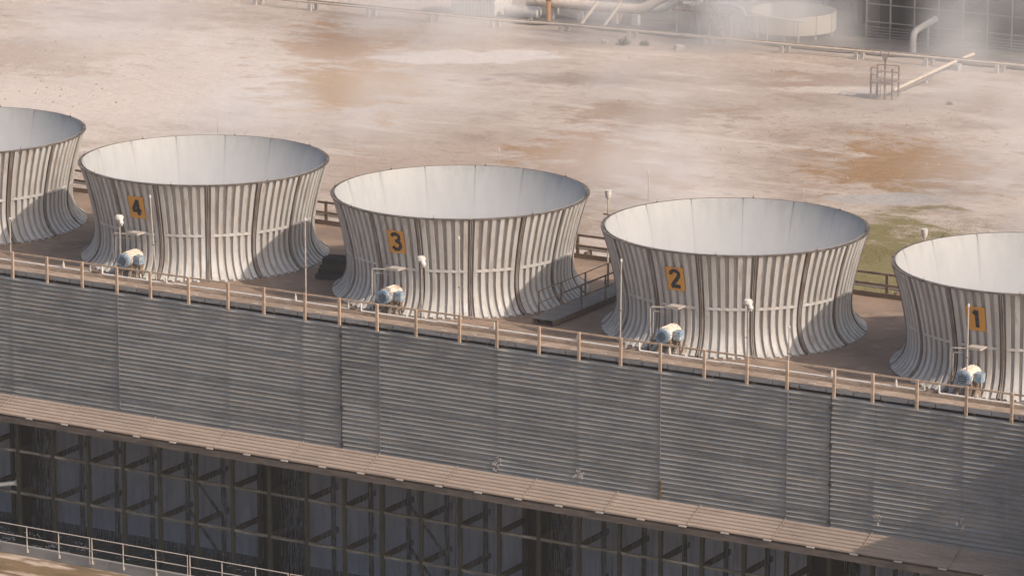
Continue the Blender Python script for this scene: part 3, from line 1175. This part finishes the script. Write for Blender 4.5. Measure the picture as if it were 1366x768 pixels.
rod(-1.24, 1.7, 2.06, "thin pale mast in front of the leftmost stack")
rod(13.72, 1.7, 3.74, "thin pale mast at the right foot of stack 4")
rod(21.07, 1.7, 3.8, "thin pale mast in front of the middle of stack 3", -0.05)
rod(28.39, 1.7, 3.75, "thin pale mast at the left foot of stack 2", 0.03)
rod(35.75, 1.7, 1.97, "short thin mast in front of the right half of stack 2", 0.03)
rod(43.23, 1.7, 3.77, "thin pale mast standing before the number 1 plate")
rod(6.3, 1.7, 3.84, "thin leaning mast right of the number 4 plate", -0.25)
for (x, h, lb) in [(7.8, 4.3, "tallest thin mast, behind the gap between stacks 4 and 3"),
                   (15.12, 4.45, "thin mast rising behind the far rim of the middle stack"),
                   (22.43, 4.2, "thin mast rising behind the left part of the rim of stack 2"),
                   (29.74, 4.25, "thin mast rising behind the right part of the rim of stack 2"),
                   (0.5, 4.25, "thin mast rising behind the second stack from the left")]:
    y = YR - 0.3
    rod(x, y, h, lb, 0.0, ZD, 0.017)
for (x, lb) in [(20.52, "white lamp on a thin post behind the gap between stacks 3 and 2"),
                (35.29, "white lamp showing above the left rim of stack 1")]:
    t = thing("rear_lamp", lb, "lamp", (x, YR - 0.35, ZD), 0, "lamps along the rear railing")
    h = 2.86
    m = MB()
    m.tube([(0, 0, 0), (0, 0, h)], 0.035, 8)
    m.build("post", "pale_steel", t, True)
    m = MB()
    m.box(-0.22, 0.2, -0.03, 0.03, h - 0.75, h - 0.70)
    m.build("cross_arm", "rust_steel", t)
    m = MB()
    m.tube([(0, 0, h - 0.04), (0, 0, h + 0.10), (0, 0, h + 0.26), (0, 0, h + 0.3)], [0.08, 0.13, 0.14, 0.08], 12)
    hd = m.build("lamp_head", "lamp_white", t, True)
    m = MB()
    m.tube([(0, 0, h + 0.3), (0, 0, h + 0.32)], [0.145, 0.14], 12)
    m.build("cap", "lamp_white", hd, True)

# ---------------------------------------------------------------- crossing walkway between stacks 3 and 2
cw = thing("crossing_walkway", "grey raised walkway with handrails crossing the deck between stacks 3 and 2", "walkway", (23.15, 3.85, ZD))
n = 8
LN = 7.0
for i in range(n):
    m = MB()
    ya, yb = LN * i / n + 0.01, LN * (i + 1) / n - 0.01
    m.box(-0.02, 1.02, ya, yb, 0.24, 0.28)
    m.build("tread_plate", "grating", cw)
for sx in (0.03, 0.97):
    m = MB()
    m.box(sx - 0.03, sx + 0.03, 0.0, LN, 0.06, 0.238)
    m.build("stringer", "timber_dark", cw)
    for z in (1.27, 0.78):
        m = MB()
        m.tube([(sx, 0.15 if sx > 0.5 else 0.5, z), (sx, LN - 0.1, z)], 0.022, 8)
        m.build("handrail", "rust_steel", cw, True)
    for y in (0.5, 2.3, 4.3, 6.2):
        if sx > 0.5 and y < 2:
            continue
        m = MB()
        m.box(sx - 0.03, sx + 0.03, y - 0.03, y + 0.03, 0.281, 1.27)
        m.build("post", "rust_steel", cw)
for y in (0.4, 3.4, 6.6):
    m = MB()
    m.box(0.0, 1.0, y, y + 0.1, 0.0, 0.058)
    m.build("bearer", "timber_dark", cw)

# dark stacked timber at the left foot of stack 3
tp = thing("timber_pile", "dark pile of stacked timber beside the left foot of stack 3", "timber pile", (11.95, 6.6, ZD), 0.25)
rnd = random.Random(5)
for lay in range(4):
    for q in range(4 - (lay > 2)):
        m = MB()
        dx = rnd.uniform(-0.1, 0.1)
        m.box(-0.75 + dx + 0.12 * lay, 0.85 + dx, q * 0.3 - 0.4, q * 0.3 - 0.14, lay * 0.23 + 0.002, lay * 0.23 + 0.225)
        m.build("plank", "dark_timber_pile", tp)

# ---------------------------------------------------------------- unseen block added past the right edge to shade facade and hood
sthing = thing("shadow_caster", "unseen clad block added past the right edge to shade the facade and hood", "shadow caster", (48.4, -2.9, 0))
m = MB()
m.box(0, 4.2, 0, 2.75, 0.04, 12.2)
m.build("casing", "far_clad", sthing)
m = MB()
m.add([(-0.15, -0.15, 12.2), (4.35, -0.15, 12.2), (4.35, 2.85, 12.2), (-0.15, 2.85, 12.2), (-0.15, 1.3, 12.8), (4.35, 1.3, 12.8)],
      [(3, 2, 1, 0), (0, 1, 5, 4), (2, 3, 4, 5), (0, 4, 3), (1, 2, 5)])
m.build("roof", "hood", sthing)
for k in range(4):
    m = MB()
    m.box(-0.05, -0.002, 0.8, 1.8, 1.0 + 2.9 * k, 2.2 + 2.9 * k)
    m.build("louvre", "far_dark", sthing)

# ---------------------------------------------------------------- far plant
pipe_t = thing("long_pipeline", "long thin pipeline on short concrete posts across the back of the yard", "pipeline", (0, 0, 0))
PX = [-66, -61.3, -56.4, -51.2, -46.2, -41.1, -35.8, -29.9, -24.2, -18.7, -13.6, -8.5, -3.0, 3.0, 9.0]
PYf = lambda x: 117.3 + (x + 66) * 0.052 if x > -45 else 117.3 + 0.02 * (x + 66)
g = MB()
g.tube([(x, PYf(x), 0.62) for x in PX], 0.085, 8)
g.build("pipe", "pipe_cream", pipe_t, True)
g = MB()
g.tube([(x, PYf(x) + 0.45, 0.66) for x in PX], 0.05, 8)
g.build("pipe", "rust_steel", pipe_t, True)
for x in PX:
    for dy in (-0.05, 0.5):
        g = MB()
        g.box(x - 0.13 + dy * 0.4, x + 0.13 + dy * 0.4, PYf(x) + dy - 0.12, PYf(x) + dy + 0.12, -0.2, 0.53)
        g.build("support", "concrete_pale", pipe_t)

# small access platform with ladder
ap = thing("access_platform", "small rusty access platform with ladder standing alone in the yard", "platform", (-11.9, 107.9, 0), 0.12)
for (x, y) in ((0, 0), (1.45, 0), (0, 1.3), (1.45, 1.3), (0.95, 0)):
    g = MB()
    g.box(x - 0.05, x + 0.05, y - 0.05, y + 0.05, -0.1, 2.0 if (x, y) != (0.95, 0) else 2.9)
    g.build("leg", "rust_steel", ap)
g = MB()
g.box(-0.1, 1.55, -0.1, 1.4, 1.0, 1.07)
g.build("platform_deck", "rust_steel", ap)
for z in (1.55, 2.0):
    g = MB()
    for a, b in (((0, 0), (0, 1.3)), ((0, 1.3), (1.45, 1.3)), ((1.45, 1.3), (1.45, 0)), ((0, 0), (0.4, 0))):
        g.bar((*a, z), (*b, z), 0.05)
    g.build("guard_rail", "rust_steel", ap)
g = MB()
for s in (0.45, 0.75):
    g.bar((s, -0.35, 0), (s, -0.12, 2.0), 0.04)
lad = g.build("ladder", "rust_steel", ap)
for q in range(6):
    g = MB()
    z = 0.25 + 0.3 * q
    g.bar((0.45, -0.35 + 0.115 * z, z), (0.75, -0.35 + 0.115 * z, z), 0.03)
    g.build("rung", "rust_steel", lad)
g = MB()
g.bar((0.95, 0, 2.4), (0.6, 0, 3.1), 0.06)
g.bar((0.95, 0, 2.4), (1.2, 0, 3.1), 0.06)
g.build("valve_fork", "rust_steel", ap)

dp = thing("feed_pipe", "pale pipe on blocks leading from the small platform to the pipeline", "pipe", (0, 0, 0))
g = MB()
g.tube([(-11.1, 109.6, 0.3), (-11.3, 113, 0.32), (-11.45, 119, 0.5), (-11.5, 123, 0.55)], 0.11, 8)
g.build("pipe", "pipe_cream", dp, True)
g = MB()
g.tube([(-10.85, 110, 0.22), (-11.1, 116.5, 0.3)], 0.06, 8)
g.build("pipe", "rust_steel", dp, True)
for (x, y, s, h) in [(-11.25, 111, 0.14, 0.2), (-11.35, 115, 0.14, 0.25), (-11.35, 119.8, 0.32, 0.42)]:
    g = MB()
    g.box(x - s, x + s, y - s, y + s, -0.15, h - 0.02)
    g.build("block", "concrete_pale" if s < 0.3 else "walk_fascia", dp)

bp_t = thing("bent_pipe", "thick pale pipe bending out of the ground into the far cooling tower", "pipe", (-16.2, 123.4, 0))
g = MB()
g.tube(bend([(0, 0, -0.2), (0, 0, 1.55), (0.05, 3.4, 1.95)], 0.55, 8), 0.23, 14)
g.build("pipe", "pipe_silver", bp_t, True)
g = MB()
g.box(0.0, 0.12, 2.2, 2.32, -0.1, 1.55)
g.build("support", "pale_steel", bp_t)
g = MB()
g.tube([(0, 0, 0.02), (0, 0, 0.10)], 0.33, 14)
g.build("flange", "pipe_silver", bp_t, True)

# far cooling tower: pale frame over a dark inlet
ft = thing("far_cooling_tower", "far dark cooling tower with a pale grid frame, at the upper right", "cooling tower", (-21.4, 126.8, 0))
FL = 40.26
mcol = MB()
mcol.box(-0.045, 0.045, -0.045, 0.045, -0.1, 8.2)
fcol = mcol.mesh("column", "far_frame")
mgi = MB()
mgi.box(0.05, BAY - 0.05, -0.04, 0.03, -0.035, 0.035)
fgirt = mgi.mesh("girt", "far_frame")
for i in range(23):
    obj("column", fcol, ft, (BAY * i, 0, 0))
    if i < 22:
        for z in (1.35, 2.6, 3.9, 5.2, 6.5):
            obj("girt", fgirt, ft, (BAY * i, 0, z))
ml = MB()
for q in range(5):
    ml.bar((0.07, -0.02, 0.2 + 0.2 * q), (BAY - 0.07, -0.02, 0.2 + 0.2 * q), 0.04, 0.08)
flou = ml.mesh("louvre", "far_clad")
for i in range(22):
    obj("louvre", flou, ft, (BAY * i, 0, 0))
g = MB()
g.box(0, FL, 2.2, 2.4, -0.1, 8.2)
g.build("fill_wall", "far_dark", ft)
g = MB()
g.box(-0.1, FL, 0.1, 14, 8.22, 8.5)
g.build("deck", "deck", ft)
g = MB()
g.box(-0.12, -0.02, 0.1, 14, -0.1, 8.2)
g.build("end_wall", "far_clad", ft)
g = MB()
g.box(-0.2, FL, -0.15, 0.08, 8.21, 12)
g.build("upper_cladding", "far_clad", ft)

# round open tank on legs
tk = thing("round_tank", "pale round tank on short legs beside the far cooling tower", "tank", (-26.6, 125.6, 0))
m = MB()
n = 48
vs = []
for k in range(n):
    a = 2 * pi * k / n
    for r, z in ((3.1, 0.55), (3.1, 1.85), (3.02, 1.85), (3.02, 0.62)):
        vs.append((r * cos(a), r * sin(a), z))
m.add(vs, [tuple(reversed((4 * k + a, 4 * k + (a + 1) % 4, (4 * k + 4) % (4 * n) + (a + 1) % 4, (4 * k + 4) % (4 * n) + a))) for k in range(n) for a in range(4)])
m.build("shell", "tank_paint", tk, True)
m = MB()
m.tube([(0, 0, 0.57), (0, 0, 0.63)], 3.0, 32)
m.build("floor", "pale_steel", tk)
for k in range(8):
    a = 2 * pi * k / 8 + 0.3
    m = MB()
    m.box(2.85 * cos(a) - 0.07, 2.85 * cos(a) + 0.07, 2.85 * sin(a) - 0.07, 2.85 * sin(a) + 0.07, -0.1, 0.56)
    m.build("leg", "pale_steel", tk)
for k in range(12):
    a = 2 * pi * k / 12
    m = MB()
    m.bar((3.13 * cos(a), 3.13 * sin(a), 0.56), (3.13 * cos(a), 3.13 * sin(a), 1.84), 0.05, 0.03)
    m.build("stiffener", "tank_paint", tk)

# pipe deck with stairs
pd = thing("pipe_deck", "raised pipe platform with stairs and pale posts behind the pipeline", "platform", (-33.3, 121.2, 0))
for (x, y) in ((0, 0), (1.6, 0.3), (2.4, 0.3), (4.1, 0.3), (0, 2.6), (2.2, 2.6), (4.1, 2.6), (5.6, 1.4)):
    m = MB()
    m.box(x - 0.07, x + 0.07, y - 0.07, y + 0.07, -0.15, 1.9)
    m.build("leg", "pale_steel", pd)
m = MB()
m.box(-0.3, 4.4, -0.2, 2.9, 1.9, 2.05)
m.build("deck_plate", "rust_steel", pd)
for (x, y) in ((0, -0.1), (1.2, -0.1), (2.4, -0.1), (3.3, -0.1), (4.2, -0.1), (0, 2.7), (2.2, 2.7), (4.2, 2.7)):
    m = MB()
    m.box(x - 0.03, x + 0.03, y - 0.03, y + 0.03, 2.05, 3.2)
    m.build("rail_post", "pale_steel", pd)
for z in (2.65, 3.15):
    m = MB()
    m.bar((0, -0.1, z), (4.2, -0.1, z), 0.05)
    m.bar((0, 2.7, z), (4.2, 2.7, z), 0.05)
    m.build("hand_rail", "pale_steel", pd)
for (pa, r) in [([(0.2, 0.6, 2.3), (1.5, 0.6, 2.35), (1.5, 0.6, 2.8)], 0.16), ([(1.8, 1.0, 2.3), (3.4, 1.0, 2.5), (4.7, 0.8, 2.3), (5.0, 0.7, 1.8)], 0.15),
                ([(0.6, 1.8, 2.2), (2.6, 1.8, 3.3), (4, 1.8, 3.3)], 0.12)]:
    m = MB()
    m.tube(bend(pa, 0.25), r, 10)
    m.build("pipe", "pipe_silver", pd, True)
st_ = MB()
st_.bar((3.0, -0.45, 1.95), (4.5, -0.6, 0.1), 0.06, 0.2)
st_.bar((3.0, -1.05, 1.95), (4.5, -1.2, 0.1), 0.06, 0.2)
stair = st_.build("stair", "rust_steel", pd)
for q in range(8):
    t = (q + 0.5) / 8
    m = MB()
    x = 3.0 + 1.5 * t
    m.box(x - 0.12, x + 0.12, -1.1, -0.5, 1.92 - 1.85 * t, 1.96 - 1.85 * t)
    m.build("step", "pale_steel", stair)
m = MB()
m.bar((3.0, -1.1, 2.9), (4.5, -1.2, 1.05), 0.05)
m.build("hand_rail", "rust_steel", pd)
rp_ = thing("header_pipe", "long pale pipe on posts between the pipe platform and the round tank", "pipe", (-29.2, 121.8, 0))
m = MB()
m.tube([(0, 0, 1.9), (3.0, 0.6, 1.8), (5.3, 0.4, 1.75)], 0.07, 8)
m.build("pipe", "pipe_silver", rp_, True)
for x in (0.4, 2.6, 5.0):
    m = MB()
    m.box(x - 0.05, x + 0.05, 0.02, 0.12, -0.1, 1.78)
    m.build("post", "pale_steel", rp_)

# thick duct with rising bend
du = thing("thick_duct", "thick pale duct rising in a bend to the pipe platform", "duct", (-44.5, 122.6, 0))
m = MB()
m.tube(bend([(-1.5, -0.3, 1.3), (7.2, 0.9, 1.25), (9.4, 1.3, 2.75), (10.8, 1.5, 2.8), (11.8, 1.6, 2.1)], 0.7, 6), 0.36, 16)
m.build("pipe", "pipe_cream", du, True)
m = MB()
m.tube(bend([(5.5, 2.3, 1.0), (8.0, 2.6, 1.1), (10.2, 2.8, 3.0), (12, 3.0, 3.0)], 0.7, 6), 0.30, 16)
m.build("pipe", "pipe_silver", du, True)
for x in (0.3, 2.6, 5.2, 6.8):
    m = MB()
    m.box(x - 0.25, x + 0.25, -0.25 + x * 0.1, 0.15 + x * 0.1, -0.15, 0.92)
    m.build("saddle", "concrete_pale", du)
for x in (3.4, 5.2):
    m = MB()
    m.bar((x, -1.6, 0.0), (x + 0.9, -0.4, 1.8), 0.16, 0.2)
    m.build("strut", "pipe_cream", du)
m = MB()
m.tube(bend([(0.3, 0.6, 0.4), (0.3, 0.6, 2.3), (2.6, 0.9, 2.3), (2.6, 0.9, 1.2)], 0.5, 6), 0.22, 12)
m.build("pipe", "pipe_silver", du, True)
for (x, y, lb) in [(-43.9, 121.6, "rust orange valve post left of the thick duct"), (-39.8, 124.6, "rust orange valve post behind the thick duct")]:
    t = thing("valve_post", lb, "valve", (x, y, 0), 0, "rust orange valve posts")
    m = MB()
    m.tube([(0, 0, -0.1), (0, 0, 1.6)], 0.16, 10)
    m.build("stem", "rust_orange", t, True)
    m = MB()
    m.tube([(0, 0, 1.6), (0, 0, 1.8), (0, 0, 2.2), (0, 0, 2.35), (0, 0, 2.7)], [0.2, 0.38, 0.36, 0.18, 0.16], 12)
    m.build("bonnet", "rust_orange", t, True)
    m = MB()
    m.tube([(0.4 * cos(a), 0.4 * sin(a), 2.75) for a in [i * 2 * pi / 16 for i in range(17)]], 0.035, 6, False)
    m.bar((-0.4, 0, 2.75), (0.4, 0, 2.75), 0.04)
    m.bar((0, -0.4, 2.75), (0, 0.4, 2.75), 0.04)
    m.build("hand_wheel", "rust_orange", t, True)

# pale container and low tank left of the duct
ct = thing("container", "pale grey ribbed container half lost in steam behind the pipeline", "container", (-51.6, 121.0, 0))
m = MB()
m.box(0, 3.6, 0, 2.4, 0.1, 2.6)
m.build("box", "pipe_silver", ct)
mrb = MB()
mrb.box(-0.05, 0.05, -0.05, -0.002, 0.2, 2.5)
rb_me = mrb.mesh("rib", "pipe_silver")
for q in range(12):
    obj("rib", rb_me, ct, (0.2 + 0.29 * q, 0, 0))
for (x, y) in ((0.1, 0.1), (3.5, 0.1), (0.1, 2.3), (3.5, 2.3)):
    m = MB()
    m.box(x - 0.1, x + 0.1, y - 0.1, y + 0.1, -0.15, 0.1)
    m.build("foot", "concrete", ct)
lt = thing("low_drum", "long pale drum lying on its side right of the container", "drum", (-47.4, 121.5, 0))
m = MB()
m.tube([(0, 0, 0.62), (0.12, 0, 0.62), (2.6, 0.3, 0.62), (2.72, 0.31, 0.62)], [0.25, 0.45, 0.45, 0.25], 16)
m.build("shell", "pipe_silver", lt, True)
for x in (0.5, 2.2):
    m = MB()
    m.box(x - 0.12, x + 0.12, -0.3, 0.5, -0.15, 0.3)
    m.build("saddle", "concrete", lt)

# long plant building behind
pb = thing("plant_building", "dark grey plant building behind the pipes at the top edge", "building", (-50, 131.5, 0))
m = MB()
m.box(0, 26, 0, 12, -0.2, 9)
m.build("wall", "far_clad", pb)
m = MB()
m.box(-0.4, 26.4, -0.4, 12.4, 9.002, 9.3)
m.build("roof", "far_dark", pb)
pst = MB()
pst.box(-0.1, 0.1, -0.15, -0.002, -0.2, 9)
ps_me = pst.mesh("pilaster", "far_frame")
for q in range(10):
    obj("pilaster", ps_me, pb, (0.4 + 2.8 * q, 0, 0))
for q in range(9):
    m = MB()
    m.box(0.9 + 2.8 * q, 2.8 + 2.8 * q, -0.06, -0.003, 1.0, 3.4)
    m.build("shutter", "far_dark", pb)

# valve boxes and loose blocks in the yard
rnd = random.Random(21)
for (x, y, s, lb) in [(-36.3, 116.2, 0.22, "small pale block by the pipeline left of the shrub"), (-30.8, 116.9, 0.3, "pale block lying under the pipeline")]:
    t = tag(MB().box(-s, s, -s * 0.8, s * 0.8, -0.1, s).build("concrete_block", "concrete_pale"), lb, "block", "loose concrete blocks")
    t.location = (x, y, gh(x, y))
    t.rotation_euler = (0, 0.1, rnd.uniform(0, 1))


# ---------------------------------------------------------------- vegetation
def leaf_mass(name, matname, pts, size):
    m = MB()
    for (x, y, z, s) in pts:
        a = rnd.uniform(0, 2 * pi)
        t = rnd.uniform(-0.6, 0.6)
        dx, dy = cos(a) * s, sin(a) * s
        m.add([(x - dx, y - dy, z), (x + dx, y + dy, z), (x + dx * 0.3 + t * s, y + dy * 0.3, z + s * 2.2)], [(0, 1, 2)])
    return m


pts = []
for k in range(30000):
    x = rnd.gauss(8.6, 2.6)
    y = rnd.gauss(66.5, 5.5)
    n_ = noise.noise(Vector((x * 0.35, y * 0.45, 2.2)))
    if n_ < -0.05 or ((x - 8.6) / 6) ** 2 + ((y - 66.5) / 13) ** 2 > 1:
        continue
    pts.append((x, y, gh(x, y) - 0.01, rnd.uniform(0.012, 0.028)))
o = leaf_mass("grass", "grass_blade", pts, 1).build("grass", "grass_blade")
o["kind"] = "stuff"
o["label"] = "patch of short olive grass behind the gap between stacks 2 and 1"

pts = []
for k in range(7000):
    x = rnd.uniform(-50, 12)
    y = rnd.uniform(60, 116)
    if noise.noise(Vector((x * 0.12, y * 0.16, 8.2))) < 0.22:
        continue
    pts.append((x, y, gh(x, y) - 0.01, rnd.uniform(0.012, 0.03)))
o = leaf_mass("dry_tuft", "shrub_leaf", pts, 1).build("dry_tufts", "grass_blade")
o["kind"] = "stuff"
o["label"] = "sparse dry tufts scattered over the pale yard"

g = MB()
for k in range(5200):
    x, y = rnd.uniform(-70, 22), rnd.uniform(56, 119)
    if noise.noise(Vector((x * 0.1, y * 0.13, 5.5))) < rnd.uniform(-0.25, 0.45):
        continue
    r_ = 0.02 + 0.09 * rnd.random() ** 3
    z = gh(x, y)
    j = [rnd.uniform(0.7, 1.3) * r_ for _ in range(5)]
    g.add([(x - j[0], y, z), (x, y - j[1], z), (x + j[2], y, z), (x, y + j[3], z), (x + rnd.uniform(-0.3, 0.3) * r_, y, z + j[4])],
          [(0, 1, 4), (1, 2, 4), (2, 3, 4), (3, 0, 4)])
o = g.build("stones", "stone")
o["kind"] = "stuff"
o["label"] = "loose stones scattered over the pale yard"

for (x, y, s, lb) in [(-34.9, 116.4, 0.55, "small grey green shrub in front of the pipeline"), (-33.6, 117.0, 0.4, "smallest low shrub under the pipeline"),
                      (-6.5, 108.3, 0.25, "tiny shrub right of the small rusty platform")]:
    t = thing("shrub", lb, "shrub", (x, y, gh(x, y)), 0, "small shrubs in the yard")
    m = MB()
    for q in range(260):
        d = Vector((rnd.gauss(0, 1), rnd.gauss(0, 1), abs(rnd.gauss(0, 0.8)))).normalized() * s * rnd.uniform(0.3, 1.0)
        lx = s * rnd.uniform(0.06, 0.13)
        a = rnd.uniform(0, 6.28)
        m.add([(d.x - lx * cos(a), d.y - lx * sin(a), d.z), (d.x + lx * cos(a), d.y + lx * sin(a), d.z), (d.x, d.y + lx * 0.4, d.z + lx * 1.5)], [(0, 1, 2)])
    m.build("crown", "shrub_leaf", t)
    m = MB()
    for q in range(6):
        a = q * 1.05
        m.tube([(0, 0, -0.05), (0.3 * s * cos(a), 0.3 * s * sin(a), 0.4 * s), (0.6 * s * cos(a), 0.6 * s * sin(a), 0.7 * s)], [0.03 * s, 0.02 * s, 0.01 * s], 5)
    m.build("trunk", "rust_steel", t)

# ---------------------------------------------------------------- steam drifting over the yard


def steam_material():
    m = bpy.data.materials.new("steam")
    m.use_nodes = True
    nt = m.node_tree
    N, L = nt.nodes, nt.links
    N.remove(N["Principled BSDF"])
    out = N["Material Output"]
    vol = N.new("ShaderNodeVolumePrincipled")
    vol.inputs["Color"].default_value = (0.95, 0.94, 0.935, 1)
    vol.inputs["Anisotropy"].default_value = 0.1
    geo = N.new("ShaderNodeNewGeometry")

    def mathn(op, a, c=None, d=None):
        n = N.new("ShaderNodeMath")
        n.operation = op
        for i, v in enumerate((a, c, d)):
            if v is None:
                continue
            if isinstance(v, (int, float)):
                n.inputs[i].default_value = v
            else:
                L.new(v, n.inputs[i])
        return n.outputs[0]

    tot = None
    for (cx, cy, cz, rx, ry, rz, amt) in STEAM:
        mp = N.new("ShaderNodeMapping")
        mp.vector_type = 'TEXTURE'
        mp.inputs["Location"].default_value = (cx, cy, cz)
        mp.inputs["Rotation"].default_value = (0, 0, 0.5308)
        mp.inputs["Scale"].default_value = (rx, ry, rz)
        L.new(geo.outputs["Position"], mp.inputs["Vector"])
        ln = N.new("ShaderNodeVectorMath")
        ln.operation = 'LENGTH'
        L.new(mp.outputs[0], ln.inputs[0])
        mr = N.new("ShaderNodeMapRange")
        mr.interpolation_type = 'SMOOTHSTEP'
        mr.inputs["From Min"].default_value = 1.0
        mr.inputs["From Max"].default_value = 0.0
        mr.inputs["To Max"].default_value = amt
        L.new(ln.outputs[1], mr.inputs["Value"])
        tot = mr.outputs[0] if tot is None else mathn('ADD', tot, mr.outputs[0])
    mp = N.new("ShaderNodeMapping")
    mp.inputs["Scale"].default_value = (0.15, 0.10, 0.14)
    L.new(geo.outputs["Position"], mp.inputs["Vector"])
    nz = N.new("ShaderNodeTexNoise")
    nz.inputs["Scale"].default_value = 1
    nz.inputs["Detail"].default_value = 3
    nz.inputs["Distortion"].default_value = 0.6
    L.new(mp.outputs[0], nz.inputs["Vector"])
    mr = N.new("ShaderNodeMapRange")
    mr.inputs["From Min"].default_value = 0.36
    mr.inputs["From Max"].default_value = 0.68
    mr.inputs["To Min"].default_value = 0.0
    mr.inputs["To Max"].default_value = 1.6
    L.new(nz.outputs[0], mr.inputs["Value"])
    L.new(mathn('MULTIPLY', tot, mr.outputs[0]), vol.inputs["Density"])
    L.new(vol.outputs[0], out.inputs["Volume"])
    MATS["steam"] = m


STEAM = [  # centre, radii (across view, along view, up), density
    (-48, 112, 2, 8, 14, 9, 0.101),
    (-63, 100, 1, 14, 24, 6, 0.041),
    (-84, 102, 1, 22, 22, 6, 0.021),
    (-41, 117, 2, 10, 9, 7, 0.051),
    (-31, 120, 2, 14, 7, 8, 0.120),
    (-25, 120.5, 2, 10, 6, 8, 0.202),
    (-13.6, 124.5, 3, 4, 5, 9, 0.294),
    (-9, 126, 5, 5, 5, 6, 0.131),
    (-26, 97, 1, 18, 20, 5, 0.054),
    (-9, 72, 1, 11, 14, 6, 0.084),
    (14, 80, 1, 11, 24, 6, 0.088),
    (-36, 80, 1, 14, 22, 5, 0.060),
    (-55, 126, 2, 18, 8, 8, 0.085),
    (-4, 108, 1, 14, 16, 5, 0.062),
]
steam_material()
g = MB()
g.box(-95, 32, 38, 134, -0.4, 8)
o = g.build("steam", "steam")
o["kind"] = "stuff"
o["label"] = "thin white steam drifting over the pale yard"

vm = bpy.data.materials.new("vapour")
vm.use_nodes = True
vm.node_tree.nodes.remove(vm.node_tree.nodes["Principled BSDF"])
vv = vm.node_tree.nodes.new("ShaderNodeVolumePrincipled")
vv.inputs["Color"].default_value = (0.97, 0.97, 0.97, 1)
vv.inputs["Density"].default_value = 0.075
vm.node_tree.links.new(vv.outputs[0], vm.node_tree.nodes["Material Output"].inputs["Volume"])
MATS["vapour"] = vm
g = MB()
for k in (1, 2, 3, 4, 5):
    pr_ = [(z, r - 0.06) for z, r in CTRL if z > 0.1]
    pr_[0] = (0.1, pr_[0][1])
    pr_[-1] = (H - 0.02, 5.15)
    g.tube([(STACK_X[k], YC, ZD + z) for z, r in pr_], [r for z, r in pr_], 48)
o = g.build("vapour", "vapour")
o["kind"] = "stuff"
o["label"] = "pale warm vapour filling the mouths of the fan stacks"

# ---------------------------------------------------------------- haze
hm = bpy.data.materials.new("haze")
hm.use_nodes = True
hm.node_tree.nodes.remove(hm.node_tree.nodes["Principled BSDF"])
hv = hm.node_tree.nodes.new("ShaderNodeVolumePrincipled")
hv.inputs["Color"].default_value = (0.95, 0.93, 0.92, 1)
hv.inputs["Density"].default_value = 0.00018
hv.inputs["Anisotropy"].default_value = 0.2
hm.node_tree.links.new(hv.outputs[0], hm.node_tree.nodes["Material Output"].inputs["Volume"])
MATS["haze"] = hm
g = MB()
g.box(-1510, 1510, -1510, 1510, -1.3, 56)
o = g.build("haze", "haze")
o["kind"] = "stuff"
o["label"] = "thin pale haze filling the air"
